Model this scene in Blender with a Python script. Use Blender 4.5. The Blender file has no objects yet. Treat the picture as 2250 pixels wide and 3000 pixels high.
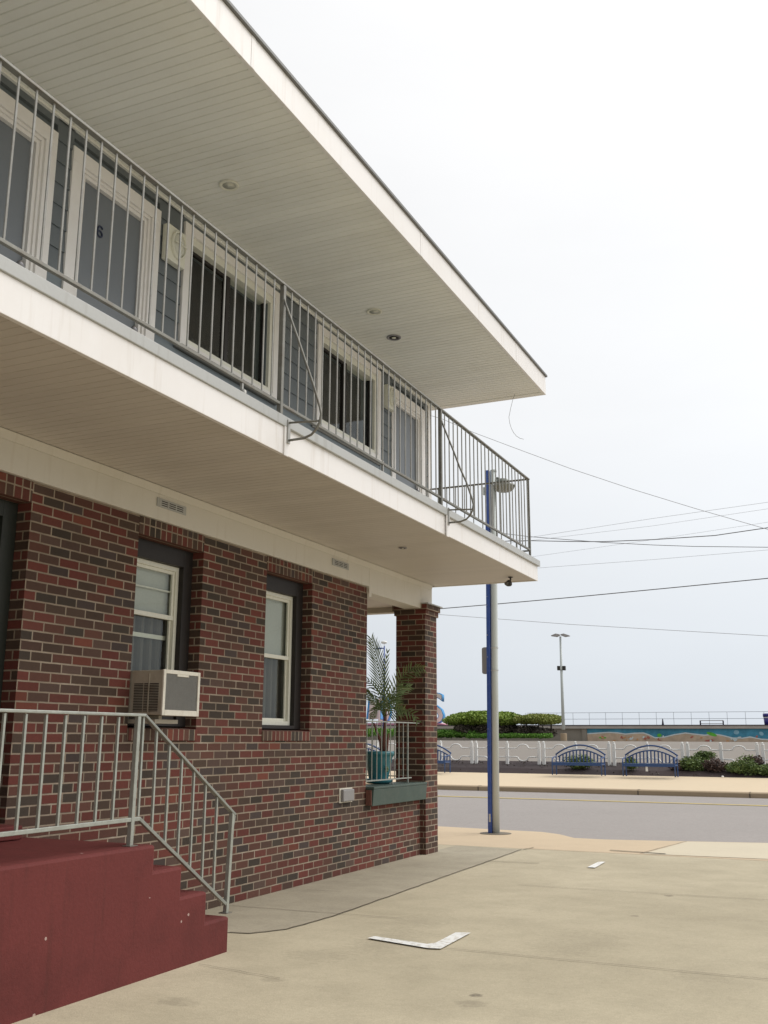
import bpy, bmesh, math, random
from mathutils import Vector, Matrix
random.seed(7)
SC = bpy.context.scene
COL = SC.collection

# ------------------------------------------------------------------ camera
F_PX, YAW, PIT, ROL = 2945.95, .4317, .2223, .0049
CAM = Vector((5.0346, 0.0, 1.3904))
FW = Vector((-math.sin(YAW)*math.cos(PIT), math.cos(YAW)*math.cos(PIT), math.sin(PIT)))
R0 = Vector((math.cos(YAW), math.sin(YAW), 0)); U0 = R0.cross(FW)
RT = math.cos(ROL)*R0 + math.sin(ROL)*U0
UP = -math.sin(ROL)*R0 + math.cos(ROL)*U0
cd = bpy.data.cameras.new('camera'); cam = bpy.data.objects.new('camera', cd); COL.objects.link(cam)
cd.sensor_fit = 'VERTICAL'; cd.sensor_height = 36; cd.sensor_width = 27
cd.lens = F_PX/3000*36; cd.clip_start = .05; cd.clip_end = 5000
M3 = Matrix((RT, UP, -FW)).transposed()
cam.matrix_world = Matrix.Translation(CAM) @ M3.to_4x4()
SC.camera = cam

def at(u, v, Y):
    """a point of the photograph (2250 x 3000) at the distance Y along the street"""
    r = FW*F_PX + RT*(u-1125) - UP*(v-1500)
    return CAM + r*(Y/r.y)

# ------------------------------------------------------------------ materials
def nodes(name):
    m = bpy.data.materials.new(name); m.use_nodes = True
    nt = m.node_tree
    return m, nt, nt.nodes, nt.links, nt.nodes['Principled BSDF']

def mth(N, L, op, a, b=None, c=None):
    n = N.new('ShaderNodeMath'); n.operation = op
    for i, v in enumerate((a, b, c)):
        if v is None: continue
        if isinstance(v, (int, float)): n.inputs[i].default_value = v
        else: L.new(v, n.inputs[i])
    return n.outputs[0]

def mixc(N, L, f, a, b, mode='MIX'):
    n = N.new('ShaderNodeMix'); n.data_type = 'RGBA'; n.blend_type = mode
    for i, v in ((0, f), (6, a), (7, b)):
        if isinstance(v, (int, float)): n.inputs[i].default_value = v
        elif isinstance(v, tuple): n.inputs[i].default_value = (*v, 1) if len(v) == 3 else v
        else: L.new(v, n.inputs[i])
    return n.outputs[2]

def noise(N, L, co, scale, detail=4, rough=.55):
    n = N.new('ShaderNodeTexNoise'); n.inputs['Scale'].default_value = scale
    n.inputs['Detail'].default_value = detail; n.inputs['Roughness'].default_value = rough
    L.new(co, n.inputs['Vector']); return n.outputs['Fac']

def ramp(N, L, f, stops, interp='LINEAR'):
    n = N.new('ShaderNodeValToRGB'); n.color_ramp.interpolation = interp
    e = n.color_ramp.elements
    while len(e) < len(stops): e.new(.5)
    for k, (p, c) in enumerate(stops):
        e[k].position = p; e[k].color = (*c, 1) if isinstance(c, tuple) else (c, c, c, 1)
    L.new(f, n.inputs[0]); return n.outputs[0]

def bump(N, L, P, h, strength=.3, dist=.01):
    b = N.new('ShaderNodeBump'); b.inputs['Strength'].default_value = strength
    b.inputs['Distance'].default_value = dist; L.new(h, b.inputs['Height']); L.new(b.outputs[0], P.inputs['Normal'])

def mat(name, c, rough=.6, var=.12, scale=3.0, metal=0.0, fine=40, fvar=.06, bmp=.15, dirt=None, spec=.5, stretch=None):
    """paint or metal with broad and fine unevenness; dirt = (colour, amount, scale)"""
    m, nt, N, L, P = nodes(name)
    tc = N.new('ShaderNodeTexCoord'); co = tc.outputs['Object']
    if stretch:
        mp = N.new('ShaderNodeMapping'); mp.inputs['Scale'].default_value = stretch; L.new(co, mp.inputs[0]); co = mp.outputs[0]
    n1 = noise(N, L, co, scale, 5); n2 = noise(N, L, co, fine, 3)
    v = mth(N, L, 'ADD', mth(N, L, 'MULTIPLY', mth(N, L, 'SUBTRACT', n1, .5), var*3), mth(N, L, 'MULTIPLY', mth(N, L, 'SUBTRACT', n2, .5), fvar*3))
    v = mth(N, L, 'ADD', v, 1.0)
    hs = N.new('ShaderNodeHueSaturation'); hs.inputs['Color'].default_value = (*c, 1); L.new(v, hs.inputs['Value'])
    out = hs.outputs[0]
    if dirt:
        n3 = noise(N, L, co, dirt[2], 6, .65)
        f = mth(N, L, 'MULTIPLY', ramp(N, L, n3, [(.48, 0.0), (.7, 1.0)]), dirt[1])
        out = mixc(N, L, f, out, dirt[0])
    L.new(out, P.inputs['Base Color'])
    P.inputs['Roughness'].default_value = rough; P.inputs['Metallic'].default_value = metal
    P.inputs['Specular IOR Level'].default_value = spec
    if bmp: bump(N, L, P, n2, bmp, .004)
    return m

def brick_mat(name, bw=.2032, bh=.0677, phase=.72, zph=0.0, half=True, mort=.0108, soldier=False, tone=1.0):
    m, nt, N, L, P = nodes(name)
    geo = N.new('ShaderNodeNewGeometry'); tc = N.new('ShaderNodeTexCoord')
    sn = N.new('ShaderNodeSeparateXYZ'); L.new(geo.outputs['True Normal'], sn.inputs[0])
    sx = N.new('ShaderNodeSeparateXYZ'); L.new(tc.outputs['Object'], sx.inputs[0])
    isx = mth(N, L, 'GREATER_THAN', mth(N, L, 'ABSOLUTE', sn.outputs[0]), .5)
    u = mth(N, L, 'ADD', mth(N, L, 'MULTIPLY', sx.outputs[1], isx), mth(N, L, 'MULTIPLY', sx.outputs[0], mth(N, L, 'SUBTRACT', 1.0, isx)))
    z = sx.outputs[2]
    wob = noise(N, L, tc.outputs['Object'], 9, 2)
    z2 = mth(N, L, 'ADD', z, mth(N, L, 'MULTIPLY', mth(N, L, 'SUBTRACT', wob, .5), .004))
    row_f = mth(N, L, 'ADD', mth(N, L, 'DIVIDE', z2, bh), zph)
    row = mth(N, L, 'FLOOR', row_f)
    uu = mth(N, L, 'SUBTRACT', mth(N, L, 'DIVIDE', u, bw), phase)
    if half:
        odd = mth(N, L, 'FLOORED_MODULO', row, 2.0)
        uu = mth(N, L, 'ADD', uu, mth(N, L, 'MULTIPLY', odd, .5))
    col = mth(N, L, 'FLOOR', uu)
    cx = N.new('ShaderNodeCombineXYZ'); L.new(col, cx.inputs[0]); L.new(row, cx.inputs[1]); L.new(isx, cx.inputs[2])
    wn = N.new('ShaderNodeTexWhiteNoise'); wn.noise_dimensions = '3D'; L.new(cx.outputs[0], wn.inputs['Vector'])
    fz = mth(N, L, 'FRACT', row_f); fu = mth(N, L, 'FRACT', uu)
    # jitter of the head joints
    dz = mth(N, L, 'MULTIPLY', mth(N, L, 'MINIMUM', fz, mth(N, L, 'SUBTRACT', 1.0, fz)), bh)
    du = mth(N, L, 'MULTIPLY', mth(N, L, 'MINIMUM', fu, mth(N, L, 'SUBTRACT', 1.0, fu)), bw)
    d = mth(N, L, 'MINIMUM', dz, du)
    n2 = noise(N, L, tc.outputs['Object'], 120, 3)
    d = mth(N, L, 'ADD', d, mth(N, L, 'MULTIPLY', mth(N, L, 'SUBTRACT', n2, .5), .004))
    mask = N.new('ShaderNodeMapRange'); mask.inputs['From Min'].default_value = mort*.5-.0012; mask.inputs['From Max'].default_value = mort*.5+.0018
    L.new(d, mask.inputs['Value'])
    t = tone
    def C(r, g, b): return (r*t, g*t, b*t)
    bc = ramp(N, L, wn.outputs['Value'], [(0, C(.110, .031, .023)), (.20, C(.088, .038, .027)), (.37, C(.060, .038, .027)),
              (.50, C(.045, .034, .026)), (.60, C(.066, .037, .027)), (.71, C(.100, .032, .024)), (.83, C(.078, .048, .037)), (.92, C(.130, .040, .026)), (.945, C(.054, .039, .034))], 'CONSTANT')
    # each brick a little lighter or darker, mottled
    sp = N.new('ShaderNodeSeparateColor'); L.new(wn.outputs['Color'], sp.inputs[0])
    n3 = noise(N, L, tc.outputs['Object'], 35, 5, .7)
    n4 = noise(N, L, tc.outputs['Object'], .9, 3, .5)
    val = mth(N, L, 'ADD', .55, mth(N, L, 'ADD', mth(N, L, 'MULTIPLY', sp.outputs[1], .32), mth(N, L, 'ADD', mth(N, L, 'MULTIPLY', n3, .5), mth(N, L, 'MULTIPLY', n4, .45))))
    hs = N.new('ShaderNodeHueSaturation'); L.new(bc, hs.inputs['Color']); L.new(val, hs.inputs['Value'])
    n5 = noise(N, L, tc.outputs['Object'], 3.5, 4, .6)
    mc = ramp(N, L, n5, [(.3, (.22, .175, .128)), (.55, (.30, .24, .178)), (.8, (.46, .39, .31))])
    out = mixc(N, L, mask.outputs[0], mc, hs.outputs[0])
    L.new(out, P.inputs['Base Color']); P.inputs['Roughness'].default_value = .85; P.inputs['Specular IOR Level'].default_value = .3
    h = mth(N, L, 'ADD', mth(N, L, 'MULTIPLY', mask.outputs[0], 1.0), mth(N, L, 'MULTIPLY', n3, .25))
    bump(N, L, P, h, .55, .006)
    return m

def ground_mat(name, base, stain, speck=.25, scale=1.0, rough=.9, spot=.35, wet=None):
    m, nt, N, L, P = nodes(name)
    tc = N.new('ShaderNodeTexCoord'); co = tc.outputs['Object']
    big = noise(N, L, co, .35*scale, 6, .6); mid = noise(N, L, co, 2.3*scale, 6, .7); fine = noise(N, L, co, 95*scale, 2, .8); gr = noise(N, L, co, 28*scale, 4, .7)
    f = ramp(N, L, big, [(.35, 0.0), (.68, 1.0)])
    f2 = ramp(N, L, mid, [(.42, 0.0), (.75, 1.0)])
    c = mixc(N, L, mth(N, L, 'MULTIPLY', f, .8), base, stain)
    c = mixc(N, L, mth(N, L, 'MULTIPLY', f2, spot), c, tuple(k*.72 for k in stain))
    v = mth(N, L, 'ADD', 1.0, mth(N, L, 'ADD', mth(N, L, 'MULTIPLY', mth(N, L, 'SUBTRACT', fine, .5), speck*2), mth(N, L, 'MULTIPLY', mth(N, L, 'SUBTRACT', gr, .5), speck*1.3)))
    hs = N.new('ShaderNodeHueSaturation'); L.new(c, hs.inputs['Color']); L.new(v, hs.inputs['Value'])
    L.new(hs.outputs[0], P.inputs['Base Color']); P.inputs['Roughness'].default_value = rough; P.inputs['Specular IOR Level'].default_value = .25
    bump(N, L, P, mth(N, L, 'ADD', fine, gr), .35, .004)
    return m

def leaf_mat(name, a, b, c, sc=2.0):
    m, nt, N, L, P = nodes(name)
    tc = N.new('ShaderNodeTexCoord'); geo = N.new('ShaderNodeNewGeometry')
    n1 = noise(N, L, tc.outputs['Object'], sc, 3)
    x = mth(N, L, 'ADD', mth(N, L, 'MULTIPLY', geo.outputs['Random Per Island'], .6), mth(N, L, 'MULTIPLY', n1, .4))
    L.new(ramp(N, L, x, [(.1, a), (.5, b), (.9, c)]), P.inputs['Base Color'])
    P.inputs['Roughness'].default_value = .6; P.inputs['Specular IOR Level'].default_value = .3
    return m

def glass_mat(name, tint=(.02, .022, .022), rough=.04):
    m, nt, N, L, P = nodes(name)
    P.inputs['Base Color'].default_value = (*tint, 1); P.inputs['Roughness'].default_value = rough
    P.inputs['Specular IOR Level'].default_value = .6
    return m

def clear_glass(name):
    m, nt, N, L, P = nodes(name)
    N.remove(P)
    g = N.new('ShaderNodeBsdfGlossy'); g.inputs['Roughness'].default_value = .03; g.inputs['Color'].default_value = (.9, .95, .95, 1)
    t = N.new('ShaderNodeBsdfTransparent'); t.inputs['Color'].default_value = (.85, .88, .86, 1)
    lw = N.new('ShaderNodeLayerWeight'); lw.inputs['Blend'].default_value = .5
    f = mth(N, L, 'ADD', .045, mth(N, L, 'MULTIPLY', mth(N, L, 'POWER', lw.outputs['Facing'], 4.0), .35))
    mx = N.new('ShaderNodeMixShader'); L.new(f, mx.inputs[0]); L.new(t.outputs[0], mx.inputs[1]); L.new(g.outputs[0], mx.inputs[2])
    L.new(mx.outputs[0], N['Material Output'].inputs[0])
    return m

M = {}
M['brick'] = brick_mat('running_bond_brick')
M['soldier'] = brick_mat('upright_brick', bw=.0735, bh=.40, phase=.3, zph=.35, half=False, soldier=True)
M['rowlock'] = brick_mat('sill_brick', bw=.0735, bh=.40, phase=.1, zph=.1, half=False, tone=1.05)
M['white'] = mat('white_trim_paint', (.80, .775, .745), .5, .03, 1.2, fine=30, fvar=.012, bmp=.05, dirt=((.55, .50, .43), .25, 1.6))
M['fascia'] = mat('white_fascia_metal', (.82, .795, .775), .45, .02, .7, fine=18, fvar=.008, bmp=.03, dirt=((.62, .56, .48), .18, 1.3))
M['beam'] = mat('cream_beam_paint', (.66, .63, .56), .6, .03, .8, fine=25, fvar=.012, bmp=.06, dirt=((.48, .44, .34), .28, 1.1))
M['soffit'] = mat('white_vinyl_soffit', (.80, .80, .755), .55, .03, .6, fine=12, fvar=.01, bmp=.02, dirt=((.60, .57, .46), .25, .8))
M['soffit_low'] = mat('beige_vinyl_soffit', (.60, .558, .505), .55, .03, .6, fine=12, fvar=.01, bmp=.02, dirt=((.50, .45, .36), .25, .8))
M['flash'] = mat('grey_flashing', (.42, .425, .41), .4, .05, 1.0, fvar=.03, metal=.0)
M['drip'] = mat('weathered_drip_edge', (.16, .16, .155), .5, .1)
M['siding'] = mat('slate_blue_siding', (.128, .146, .156), .6, .06, 2, fvar=.03, bmp=.1)
M['skirt'] = mat('slate_blue_board', (.150, .180, .195), .55, .05, 2, fvar=.03)
M['door'] = mat('grey_blue_door', (.165, .182, .20), .45, .04, 1.5, fvar=.02)
M['darktrim'] = mat('black_brown_trim', (.026, .022, .020), .5, .12, 6, fvar=.05, spec=.3)
M['darkdoor'] = mat('dark_green_black_trim', (.022, .026, .02), .5, .12, 5)
M['vinyl'] = mat('ivory_vinyl_frame', (.74, .73, .63), .45, .03, 3)
M['blind'] = mat('pale_blind', (.60, .615, .57), .7, .04, 3)
M['curtain'] = mat('grey_curtain', (.15, .14, .12), .8, .1, 4)
M['curtaindark'] = mat('brown_black_drape', (.028, .022, .021), .9, .2, 9, stretch=(1, 8, .6))
M['pane'] = clear_glass('window_glass')
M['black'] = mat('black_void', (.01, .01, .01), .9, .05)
M['rail'] = mat('galvanised_rail', (.36, .355, .33), .42, .12, 12, metal=.35, fvar=.1, dirt=((.20, .17, .13), .5, 9))
M['railtop'] = mat('dull_brown_rail', (.20, .195, .17), .5, .15, 10, metal=.3, dirt=((.13, .09, .06), .5, 7))
M['steprail'] = mat('weathered_silver_rail', (.36, .375, .335), .42, .12, 10, metal=.3, fvar=.08, dirt=((.25, .24, .2), .5, 9))
M['steptop'] = mat('dark_silver_rail', (.27, .28, .25), .45, .12, 10, metal=.3)
M['red'] = mat('red_painted_concrete', (.140, .031, .028), .75, .10, 1.6, fine=55, fvar=.08, bmp=.5, dirt=((.085, .020, .018), .6, 2.2), spec=.25)
M['green'] = mat('dark_green_paint', (.055, .085, .07), .6, .15, 5, dirt=((.10, .11, .09), .4, 7))
M['acbox'] = mat('beige_ac_metal', (.42, .38, .30), .5, .08, 5, dirt=((.26, .20, .14), .5, 8))
M['acwhite'] = mat('ivory_ac_frame', (.70, .66, .56), .5, .05, 6, dirt=((.45, .38, .28), .4, 12))
M['acfin'] = mat('grey_condenser', (.16, .16, .155), .6, .15, 9, fine=160, fvar=.25)
M['outlet'] = mat('grey_outlet_cover', (.27, .26, .255), .4, .05, 8)
M['pot'] = mat('teal_glazed_pot', (.035, .20, .24), .3, .12, 6, spec=.6)
M['soil'] = mat('potting_soil', (.05, .035, .025), .95, .2, 20)
M['trunk'] = mat('red_brown_sheath', (.17, .07, .05), .7, .25, 30)
M['palm'] = leaf_mat('palm_leaflets', (.10, .15, .06), (.16, .22, .09), (.25, .30, .13), 4)
M['palmstem'] = mat('palm_rachis', (.10, .15, .06), .6, .1)
M['camera'] = mat('bronze_black_housing', (.03, .026, .022), .45, .1)
M['lens'] = glass_mat('smoked_dome', (.12, .11, .10), .15)
M['polewhite'] = mat('pale_grey_pole_paint', (.56, .60, .58), .4, .03, 2, fvar=.02)
M['poleblue'] = mat('royal_blue_pole_paint', (.05, .105, .38), .4, .08, 3, dirt=((.3, .35, .45), .15, 14))
M['band'] = mat('steel_band', (.62, .64, .65), .35, .03, metal=.5)
M['signback'] = mat('bare_sign_back', (.38, .365, .35), .6, .05, 3)
M['lamp'] = mat('olive_lamp_housing', (.15, .165, .14), .5, .1)
M['lampglass'] = mat('frosted_refractor', (.22, .22, .18), .3, .15, 30, stretch=(30, 30, 1))
M['benchblue'] = mat('navy_bench_paint', (.03, .075, .205), .4, .08, 5)
M['fence'] = mat('white_fence_paint', (.86, .86, .84), .5, .05, 3)
M['mulch'] = ground_mat('dark_mulch', (.035, .026, .028), (.06, .042, .04), .5, 1.5)
M['concrete'] = ground_mat('driveway_concrete', (.525, .462, .332), (.375, .325, .226), .24, 1.0, spot=.38)
M['walkc'] = ground_mat('near_pavement_concrete', (.60, .475, .325), (.54, .43, .30), .10, 1.0, spot=.15)
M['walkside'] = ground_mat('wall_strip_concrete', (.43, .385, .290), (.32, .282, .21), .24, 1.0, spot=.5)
M['patch'] = ground_mat('pale_concrete_patch', (.63, .56, .42), (.57, .50, .38), .08, 1.0, spot=.1)
M['farwalk'] = ground_mat('far_pavement_concrete', (.67, .54, .38), (.62, .52, .37), .05, .5, spot=.08)
M['kerb'] = ground_mat('kerb_concrete', (.40, .31, .21), (.35, .27, .18), .1, 1.0, spot=.15)
M['road'] = ground_mat('road_asphalt', (.345, .315, .295), (.315, .29, .27), .24, .55, spot=.12)
M['lot'] = ground_mat('car_park_asphalt', (.24, .215, .19), (.27, .24, .205), .08, .25, spot=.1)
M['sand'] = ground_mat('coast_ground', (.40, .36, .28), (.30, .30, .20), .1, .05)
M['yellow'] = mat('yellow_road_paint', (.52, .40, .14), .8, .12, 1.5, dirt=((.28, .25, .2), .6, 9))
M['mark'] = mat('white_line_paint', (.80, .80, .77), .8, .06, 6, dirt=((.42, .37, .27), .9, 22))
M['joint'] = mat('dark_joint_filler', (.13, .105, .078), .95, .2, 9)
M['water'] = mat('grey_sea', (.20, .26, .30), .3, .1, .02)
M['hedge'] = leaf_mat('hedge_leaves', (.13, .21, .03), (.22, .32, .05), (.32, .40, .08), .35)
M['hedge2'] = leaf_mat('olive_hedge_leaves', (.15, .19, .04), (.24, .28, .06), (.33, .34, .10), .4)
M['lowhedge'] = leaf_mat('bright_green_leaves', (.07, .18, .025), (.13, .30, .04), (.22, .40, .07), .8)
M['bush'] = leaf_mat('shrub_leaves', (.07, .115, .03), (.12, .18, .05), (.20, .25, .09), 2)
M['bushdk'] = leaf_mat('dull_purple_shrub', (.05, .035, .03), (.10, .065, .055), (.15, .10, .08), 2)
M['under'] = leaf_mat('dark_twigs', (.05, .042, .032), (.085, .07, .055), (.13, .11, .08), 1)
M['seawall'] = ground_mat('seawall_concrete', (.33, .30, .25), (.24, .21, .18), .1, .4)
M['boardedge'] = mat('boardwalk_edge', (.46, .42, .38), .7, .15, .8)
M['plank'] = mat('dark_plank_edge', (.04, .035, .06), .8, .2, 2)
M['thinrail'] = mat('far_thin_rail', (.50, .53, .55), .5, .05)
M['mursea'] = mat('mural_sea_blue', (.07, .30, .45), .7, .45, .55, fine=3, fvar=.3)
M['mursand'] = mat('mural_sand', (.62, .48, .35), .8, .2, .8, fine=2.5, fvar=.2)
M['murfoam'] = mat('mural_foam', (.74, .82, .82), .8, .08, 1.5)
M['murgreen'] = mat('mural_green_paint', (.13, .52, .05), .7, .2, 3)
M['murred'] = mat('mural_red_paint', (.52, .17, .12), .7, .2, 3)
M['murorange'] = mat('mural_orange_paint', (.66, .36, .17), .7, .2, 3)
M['murpale'] = mat('mural_pale_blue_paint', (.30, .55, .68), .7, .2, 3)
M['letter'] = mat('cream_letter_face', (.78, .73, .64), .6, .04, 1)
M['letterblue'] = mat('sky_blue_letter_edge', (.05, .30, .62), .5, .08, 2)
M['pink'] = mat('pink_platform', (.62, .26, .33), .6, .15, 1)
M['binblue'] = mat('violet_blue_bin', (.04, .035, .22), .4, .05)
M['cable'] = mat('black_cable', (.11, .11, .115), .6, .1)
M['cablepale'] = mat('weathered_cable', (.34, .34, .35), .6, .1)
M['numblue'] = mat('navy_number', (.025, .035, .075), .4, .05)
M['chrome'] = mat('brushed_downlight', (.30, .29, .30), .3, .05, metal=.6)
M['lite'] = mat('ivory_lamp_plastic', (.74, .73, .62), .4, .03, 6)
M['litelens'] = mat('frosted_lamp_lens', (.58, .58, .50), .3, .06, 12)
M['base'] = ground_mat('dark_pole_footing', (.22, .19, .15), (.17, .15, .12), .1)

def chips(m, c, scale=9, th=.06):
    nt = m.node_tree; N = nt.nodes; L = nt.links; P = N['Principled BSDF']; src = P.inputs['Base Color'].links[0].from_socket
    tc = N.new('ShaderNodeTexCoord'); v = N.new('ShaderNodeTexVoronoi'); v.inputs['Scale'].default_value = scale; L.new(tc.outputs['Object'], v.inputs['Vector'])
    v2 = noise(N, L, tc.outputs['Object'], 1.3, 2); n2 = noise(N, L, tc.outputs['Object'], 60, 2)
    d = mth(N, L, 'ADD', v.outputs['Distance'], mth(N, L, 'MULTIPLY', mth(N, L, 'SUBTRACT', n2, .5), .08))
    f = mth(N, L, 'MULTIPLY', mth(N, L, 'LESS_THAN', d, th), mth(N, L, 'GREATER_THAN', v2, .52))
    L.new(mixc(N, L, f, src, c), P.inputs['Base Color'])
def boards(m, axis, step, ph, amt):
    nt = m.node_tree; N = nt.nodes; L = nt.links; P = N['Principled BSDF']; src = P.inputs['Base Color'].links[0].from_socket
    tc = N.new('ShaderNodeTexCoord'); sx = N.new('ShaderNodeSeparateXYZ'); L.new(tc.outputs['Object'], sx.inputs[0])
    k = mth(N, L, 'FLOOR', mth(N, L, 'DIVIDE', mth(N, L, 'SUBTRACT', sx.outputs[axis], ph), step))
    wn = N.new('ShaderNodeTexWhiteNoise'); wn.noise_dimensions = '1D'; L.new(k, wn.inputs['W'])
    hs = N.new('ShaderNodeHueSaturation'); L.new(src, hs.inputs['Color']); L.new(mth(N, L, 'ADD', 1-amt/2, mth(N, L, 'MULTIPLY', wn.outputs['Value'], amt)), hs.inputs['Value'])
    L.new(hs.outputs[0], P.inputs['Base Color'])
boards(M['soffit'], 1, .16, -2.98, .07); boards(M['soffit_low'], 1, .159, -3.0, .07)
def streaks(m, c, amt):
    """run off stains: narrow along the wall, long downwards"""
    nt = m.node_tree; N = nt.nodes; L = nt.links; P = N['Principled BSDF']; src = P.inputs['Base Color'].links[0].from_socket
    tc = N.new('ShaderNodeTexCoord'); mp = N.new('ShaderNodeMapping'); mp.inputs['Scale'].default_value = (1, 7, .5); L.new(tc.outputs['Object'], mp.inputs[0])
    n = noise(N, L, mp.outputs[0], 2.0, 4, .6); f = mth(N, L, 'MULTIPLY', ramp(N, L, n, [(.56, 0.0), (.72, 1.0)]), amt)
    L.new(mixc(N, L, f, src, c), P.inputs['Base Color'])
streaks(M['fascia'], (.58, .52, .45), .35); streaks(M['beam'], (.48, .42, .32), .30); streaks(M['red'], (.085, .024, .02), .4); streaks(M['flash'], (.30, .29, .26), .5)
chips(M['red'], (.42, .30, .26), 8, .075)
chips(M['concrete'], (.10, .085, .07), 2.2, .012)
def spot(m, x, y, rx, ry, c, amt):
    nt = m.node_tree; N = nt.nodes; L = nt.links; P = N['Principled BSDF']; src = P.inputs['Base Color'].links[0].from_socket
    tc = N.new('ShaderNodeTexCoord'); sx = N.new('ShaderNodeSeparateXYZ'); L.new(tc.outputs['Object'], sx.inputs[0])
    dx = mth(N, L, 'DIVIDE', mth(N, L, 'SUBTRACT', sx.outputs[0], x), rx); dy = mth(N, L, 'DIVIDE', mth(N, L, 'SUBTRACT', sx.outputs[1], y), ry)
    d = mth(N, L, 'ADD', mth(N, L, 'MULTIPLY', dx, dx), mth(N, L, 'MULTIPLY', dy, dy))
    d = mth(N, L, 'ADD', d, mth(N, L, 'MULTIPLY', mth(N, L, 'SUBTRACT', noise(N, L, tc.outputs['Object'], 14, 5, .7), .5), 3.0))
    f = mth(N, L, 'MULTIPLY', ramp(N, L, d, [(.15, 1.0), (1.0, 0.0)]), amt)
    L.new(mixc(N, L, f, src, c), P.inputs['Base Color'])
def gz(u, v):
    d = FW*F_PX + RT*(u-1125) - UP*(v-1500); p = CAM - d*(CAM.z/d.z); return (p.x, p.y)
for u, v, rx, ry, am in ((1397, 2915, .045, .045, .75), (1385, 2940, .10, .09, .25), (1960, 2624, .05, .06, .5), (1860, 2683, .04, .05, .35), (800, 2870, .09, .07, .25), (1150, 2760, .30, .5, .14), (930, 2800, .28, .22, .15), (1690, 2760, .35, .6, .10), (1235, 2700, .25, .5, .12), (2050, 2860, .2, .2, .12), (520, 2935, .15, .1, .25)):
    x_, y_ = gz(u, v); spot(M['concrete'], x_, y_, rx, ry, (.13, .11, .08), am)
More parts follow.
